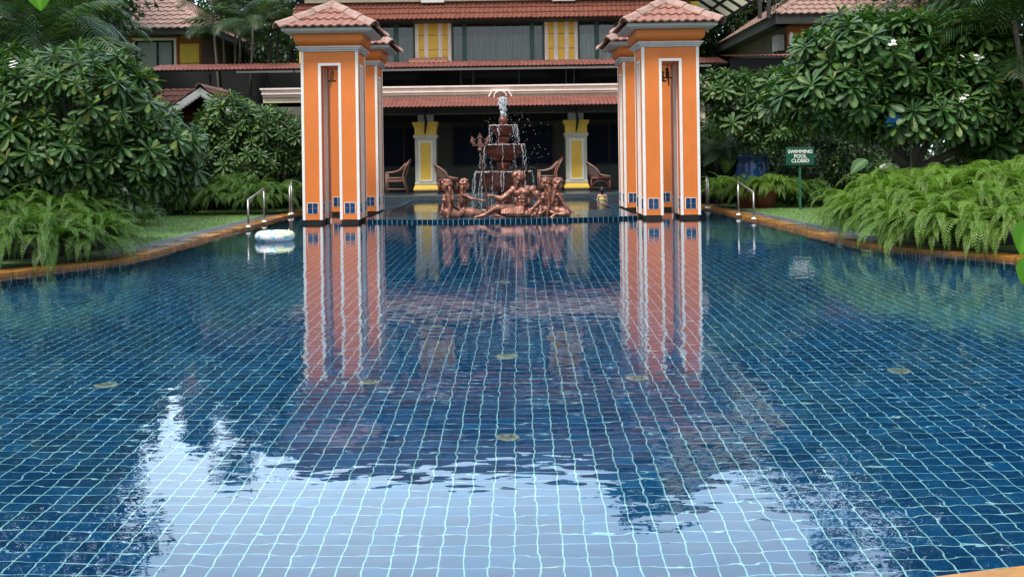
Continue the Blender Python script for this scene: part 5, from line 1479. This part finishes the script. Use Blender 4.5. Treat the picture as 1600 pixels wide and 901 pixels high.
# ------------------------------------------------------------------ generic trees and shrubs
def leaf_cloud(rng, ells, n, L, clumps=60, csize=.35, zcut=-.8):
    C, Nn = shell_points(rng, ells, clumps, .05, zcut, tries=30)
    k = rng.integers(len(C), size=n); v = rng.normal(0,1,(n,3)); v /= np.linalg.norm(v,axis=1,keepdims=True)
    O = C[k]+v*csize*rng.uniform(.2,1,(n,1))**.5*np.array([1,1,.75])
    D = v*.8+rng.normal(0,.5,(n,3))+np.array([0,0,-.25]); U = rng.normal(0,.5,(n,3))+np.array([0,0,1])
    S = L*rng.uniform(.6,1.2,n)
    return scatter(*SMALL, O, D, U, S, S*.8)
def tree(name, label, loc, ells, n, L, mat, seed, clumps=70, csize=.4, tr=.14, group=None, cat='tree'):
    rng = np.random.default_rng(seed); t = thing(name, label, cat, loc, group=group)
    V,Q,A = leaf_cloud(rng, ells, n, L, clumps, csize); np_mesh('crown', V, Q, mat, t, A)
    mb = MB(); cen = Vector(np.mean([c for c,_ in ells],0)); fork = Vector((cen.x*.3,cen.y*.3,cen.z*.45))
    mb.tube([(0,0,0),fork*.5+Vector((.05,.04,0)),fork],[tr,tr*.8,tr*.65],9)
    for c,r in ells:
        a = Vector(c); mb.tube([fork,fork.lerp(a,.5)+Vector(rng.normal(0,.12,3)),a],[tr*.55,tr*.4,tr*.15],7)
        for _ in range(6):
            e = a+Vector(rng.normal(0,1,3)*np.array(r)*.6); mb.tube([fork.lerp(a,.7),e],[tr*.25,tr*.06],5)
    mb.build('trunk', M['trunk'], t, smooth=True); return t
def shrub(label, loc, r, n=5200, L=.13, mat=None, seed=1, group=None, stems=True):
    rng = np.random.default_rng(seed)
    ells = [((0,0,r[2]*.95),r),((r[0]*.5,-.1,r[2]*.7),(r[0]*.6,r[1]*.7,r[2]*.7)),((-r[0]*.5,.1,r[2]*.75),(r[0]*.6,r[1]*.8,r[2]*.8))]
    t = thing('shrub', label, 'shrub', loc, group=group)
    V,Q,A = leaf_cloud(rng, ells, n, L, 90, .30, -1.1); np_mesh('foliage', V, Q, mat or M['leaf_dark'], t, A)
    mb = MB()
    for k in range(7):
        a = k*.9; mb.tube([(.1*math.cos(a),.1*math.sin(a),0),(r[0]*.5*math.cos(a),r[1]*.5*math.sin(a),r[2]*1.2)],[.03,.012],5)
    mb.build('stems', M['trunk'], t); return t
GL_ = 'dense dark shrubs in the shade behind the left lawn'
GR_ = 'dense dark shrubs in the shade behind the right lawn'
k = 0
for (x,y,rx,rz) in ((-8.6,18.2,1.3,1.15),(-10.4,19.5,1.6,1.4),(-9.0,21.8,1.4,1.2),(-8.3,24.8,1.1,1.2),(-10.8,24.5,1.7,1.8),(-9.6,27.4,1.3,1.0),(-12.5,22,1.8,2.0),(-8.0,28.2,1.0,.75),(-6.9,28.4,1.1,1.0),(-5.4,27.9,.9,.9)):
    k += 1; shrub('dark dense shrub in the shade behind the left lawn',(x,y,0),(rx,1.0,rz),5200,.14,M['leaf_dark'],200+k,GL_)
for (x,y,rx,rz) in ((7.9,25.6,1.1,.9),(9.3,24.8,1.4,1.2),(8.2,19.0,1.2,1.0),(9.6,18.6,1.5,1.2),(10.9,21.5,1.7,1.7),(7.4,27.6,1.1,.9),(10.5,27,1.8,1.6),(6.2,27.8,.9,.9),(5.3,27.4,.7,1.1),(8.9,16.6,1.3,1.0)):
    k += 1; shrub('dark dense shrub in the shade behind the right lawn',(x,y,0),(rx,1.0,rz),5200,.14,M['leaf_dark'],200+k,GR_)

# tall trees on both flanks and beyond the roofs
def T(name,label,x,y,h,rx,seed,mat=None,n=15000,L=.22,group=None,low=.45):
    e = [((0,0,h*.75),(rx,rx,h*.24)),((rx*.5,.2,h*.6),(rx*.75,rx*.7,h*.2)),((-rx*.55,-.2,h*.62),(rx*.75,rx*.7,h*.22)),((.2,-.3,h*low),(rx*.8,rx*.7,h*.15))]
    return tree(name,label,(x,y,0),e,n,L,mat or M['leaf_mid'],seed,110,rx*.30,.12+h*.012,group)
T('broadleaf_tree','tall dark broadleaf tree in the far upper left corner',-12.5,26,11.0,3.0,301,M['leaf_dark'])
T('broadleaf_tree','tall green tree left of the brick house, seen over the frangipani',-16.5,33,13.0,3.4,302)
T('broadleaf_tree','second tall tree at the left edge, nearer the pool',-13.0,18.5,9.5,2.8,303,M['leaf_dark'])
T('broadleaf_tree','tall green tree behind the ridge of the left brick house',-10.0,49,13.0,2.6,304)
T('broadleaf_tree','tall dark broadleaf tree in the far upper right corner',13.5,25.5,12.5,3.2,305,M['leaf_dark'])
T('broadleaf_tree','tall green tree behind the roof of the right house',17.0,36,15.0,3.8,306)
T('broadleaf_tree','dark tree at the right edge behind the palms',11.8,19.8,9.5,2.6,307,M['leaf_dark'])
T('broadleaf_tree','tall tree rising beyond the right end of the yellow building',6.3,45,14.0,2.2,308,n=22000,L=.26,low=.62)
T('broadleaf_tree','leafy tree beyond the lattice canopy on the right',12.5,47,13.5,3.2,309)
T('broadleaf_tree','tree filling the gap between the brick house and the yellow building',-8.5,42,10.6,2.1,311,M['leaf_dark'])
T('broadleaf_tree','slim tree close behind the right side of the brick house roof',-11.8,46.5,12.8,1.9,314,M['leaf_dark'])
T('broadleaf_tree','slim tree directly above the end of the glass canopy',9.4,46.5,11.9,1.7,315)
T('broadleaf_tree','wide tree behind the chimneyless ridge of the right house',13.9,48,13.2,2.6,316,n=16000)
T('broadleaf_tree','tree standing behind the dark side wall of the right house',11.0,47.5,12.4,2.4,312,n=16000)
T('broadleaf_tree','tall dark tree over the right house, farther right than the canopy',14.2,39,15.0,3.2,313,M['leaf_dark'])
T('broadleaf_tree','tree with drooping grey green foliage hanging before the left brick house',-12.0,30.2,6.6,1.1,310,M['leaf_mid'],6000,.16,low=.60)

# ------------------------------------------------------------------ palms
def palm(label, loc, stems, mat, seed, group=None, L=1.9, nf=9, leaf_scale=1.0):
    """clustering palm: several thin ringed stems each with a head of arching fronds"""
    rng = np.random.default_rng(seed); t = thing('palm_tree', label, 'palm tree', loc, group=group)
    mb = MB(); parts = []
    for (sx,sy,h,lx,ly) in stems:
        pts = [(sx,sy,0),(sx+lx*.35,sy+ly*.35,h*.5),(sx+lx,sy+ly,h)]
        mb.tube(pts,[.055,.045,.035],8); top = np.array(pts[-1])
        a = np.arange(nf)*2.399+rng.uniform(0,6); el = rng.uniform(-.15,.9,nf)
        D = np.stack([np.cos(a),np.sin(a),el*.8],1); O = np.repeat(top[None],nf,0)+D*.03
        for v in range(3):
            m = np.arange(nf)%3==v
            parts.append(scatter(*PALM[v], O[m], D[m], np.tile([0,0,1.],(m.sum(),1))+rng.normal(0,.15,(m.sum(),3)), L*rng.uniform(.75,1.15,m.sum())))
    mb.build('trunk', M['trunk'], t, smooth=True)
    V,Q,A = join_np(parts); np_mesh('fronds', V, Q, mat, t, A); return t
rg = random.Random(77)
def st(n, h0, h1, sp=.35, lean=.6): return [(rg.uniform(-sp,sp),rg.uniform(-sp,sp),rg.uniform(h0,h1),rg.uniform(-lean,lean),rg.uniform(-lean,lean)) for _ in range(n)]
palm('clustering palm with arching fronds behind the large left frangipani',(-8.2,18.0,0),st(6,2.6,4.2),M['leaf_palm'],401,L=1.9)
palm('dark clustering palm at the upper left edge of the garden',(-9.3,20.4,0),st(6,3.2,5.0),M['leaf_palm'],402,L=2.1)
palm('palm with drooping fronds right of the left house window',(-10.9,28.0,0),st(5,3.6,5.2,.4,.4),M['leaf_palm'],403,L=1.4)
palm('slender multi stemmed palm before the side wall of the brick house',(-8.7,35.0,0),st(5,5.4,6.6,.5,.7),M['leaf_palm'],404,L=1.7,nf=8)
palm('second slender palm between the brick house and the yellow building',(-7.6,35.6,0),st(5,5.2,6.8,.4,.5),M['leaf_palm'],405,L=1.7,nf=8)
palm('tall palm with hanging fronds in the upper right corner',(8.5,17.2,0),st(6,2.8,4.4,.4,.5),M['leaf_palm'],406,L=2.2,nf=10)
palm('palm at the right edge with fronds drooping towards the ferns',(8.0,15.6,0),st(5,1.5,3.2,.3,.4),M['leaf_palm'],407,L=1.7,nf=10)
palm('dark clustering palm farther back on the right',(10.0,23.0,0),st(6,3.6,5.6,.5,.6),M['leaf_palm'],408,L=2.2)
palm('low young palm beside the right orange tower base',(5.35,26.6,0),st(4,.5,2.0,.25,.2),M['leaf_palm'],409,L=1.1,nf=9)

# broad heart shaped leaves
def taro(label, loc, n, L, seed, mat):
    rng = np.random.default_rng(seed); t = thing('taro_plant', label, 'plant', loc)
    tp = leaf_template(fold=.15,bend=-.3,prof=((-.22,.35),(0,.85),(.3,.95),(.7,.55),(1,.05)))
    O,D,U = [],[],[]; mb = MB()
    for i in range(n):
        a = rng.uniform(PI,2*PI); h = rng.uniform(.5,1.2); r = rng.uniform(.15,.5); p = np.array([r*math.cos(a),r*math.sin(a),h])
        O.append(p); D.append([math.cos(a),math.sin(a),-.6]); U.append([.2*math.cos(a),.2*math.sin(a)-.5,1]); mb.tube([(0,0,0),(p[0]*.5,p[1]*.5,h*.6),tuple(p)],[.015,.012,.008],5)
    V,Q,A = scatter(*tp, O, D, U, L, L); np_mesh('leaves', V, Q, mat, t, A, smooth=True); mb.build('stems', M['leaf_palm'], t)
taro('broad leaved taro plant left of the large right frangipani',(7.55,21.5,0),8,.36,501,M['leaf_frangi_light'])
taro('broad leaved taro plant behind the blue glazed pot',(5.6,26.0,.5),7,.40,502,M['leaf_frangi_light'])

# near camera twigs with round leaves
def twig(label, loc, pts, leaves, seed):
    t = thing('leafy_climber', label, 'climber', loc); mb = MB(); mb.tube(pts,[.012]+[.006]*(len(pts)-2)+[.003],7); mb.build('stem', M['trunk'], t, smooth=True)
    tp = leaf_template(fold=.12,bend=-.15,prof=((-.12,.3),(.02,.8),(.3,1.0),(.6,.8),(.85,.4),(1,.04)))
    O=[l[0] for l in leaves]; D=[l[1] for l in leaves]; U=[l[2] for l in leaves]; S=[l[3] for l in leaves]
    V,Q,A = scatter(*tp,O,D,U,S,S); np_mesh('leaves', V, Q, M['leaf_bright'], t, A, smooth=True)
    pt = MB()
    for l in leaves:
        b = min(pts, key=lambda q:(Vector(q)-Vector(l[0])).length); pt.tube([b,l[0]],.003,5)
    pt.build('petioles', M['leaf_bright'], t)
a = at(1596,372,2.0); b = at(1604,430,2.0); B0 = Vector((1.45,2.35,0.03))
twig('bright green round leaves poking in at the right edge above the water',B0,[(0,0,0),(-.1,-.1,.6),tuple(a+Vector((.12,.02,.05))-B0),tuple(a+Vector((.06,0,.02))-B0)],
     [(a+Vector((.02,0,.025))-B0,(-.35,-.1,-.9),(-.1,-1,.3),.06),(b+Vector((.012,0,.03))-B0,(-.1,-.1,-1),(-.2,-1,.2),.06),(a+Vector((.12,.03,.04))-B0,(.6,-.1,.5),(-.1,-1,.3),.07)],1)
a = at(60,3,2.6); B0 = Vector((-1.9,2.5,0.03))
twig('bright green leaf hanging in at the very top left corner',B0,[(0,0,0),(.1,.1,1.0),(.35,.1,1.7),tuple(a+Vector((0,0,.09))-B0)],
     [(a+Vector((0,0,.04))-B0,(.1,-.1,-1),(.1,-1,.15),.062),(a+Vector((-.12,0,.13))-B0,(-.8,-.1,.2),(.1,-.9,.5),.08)],2)
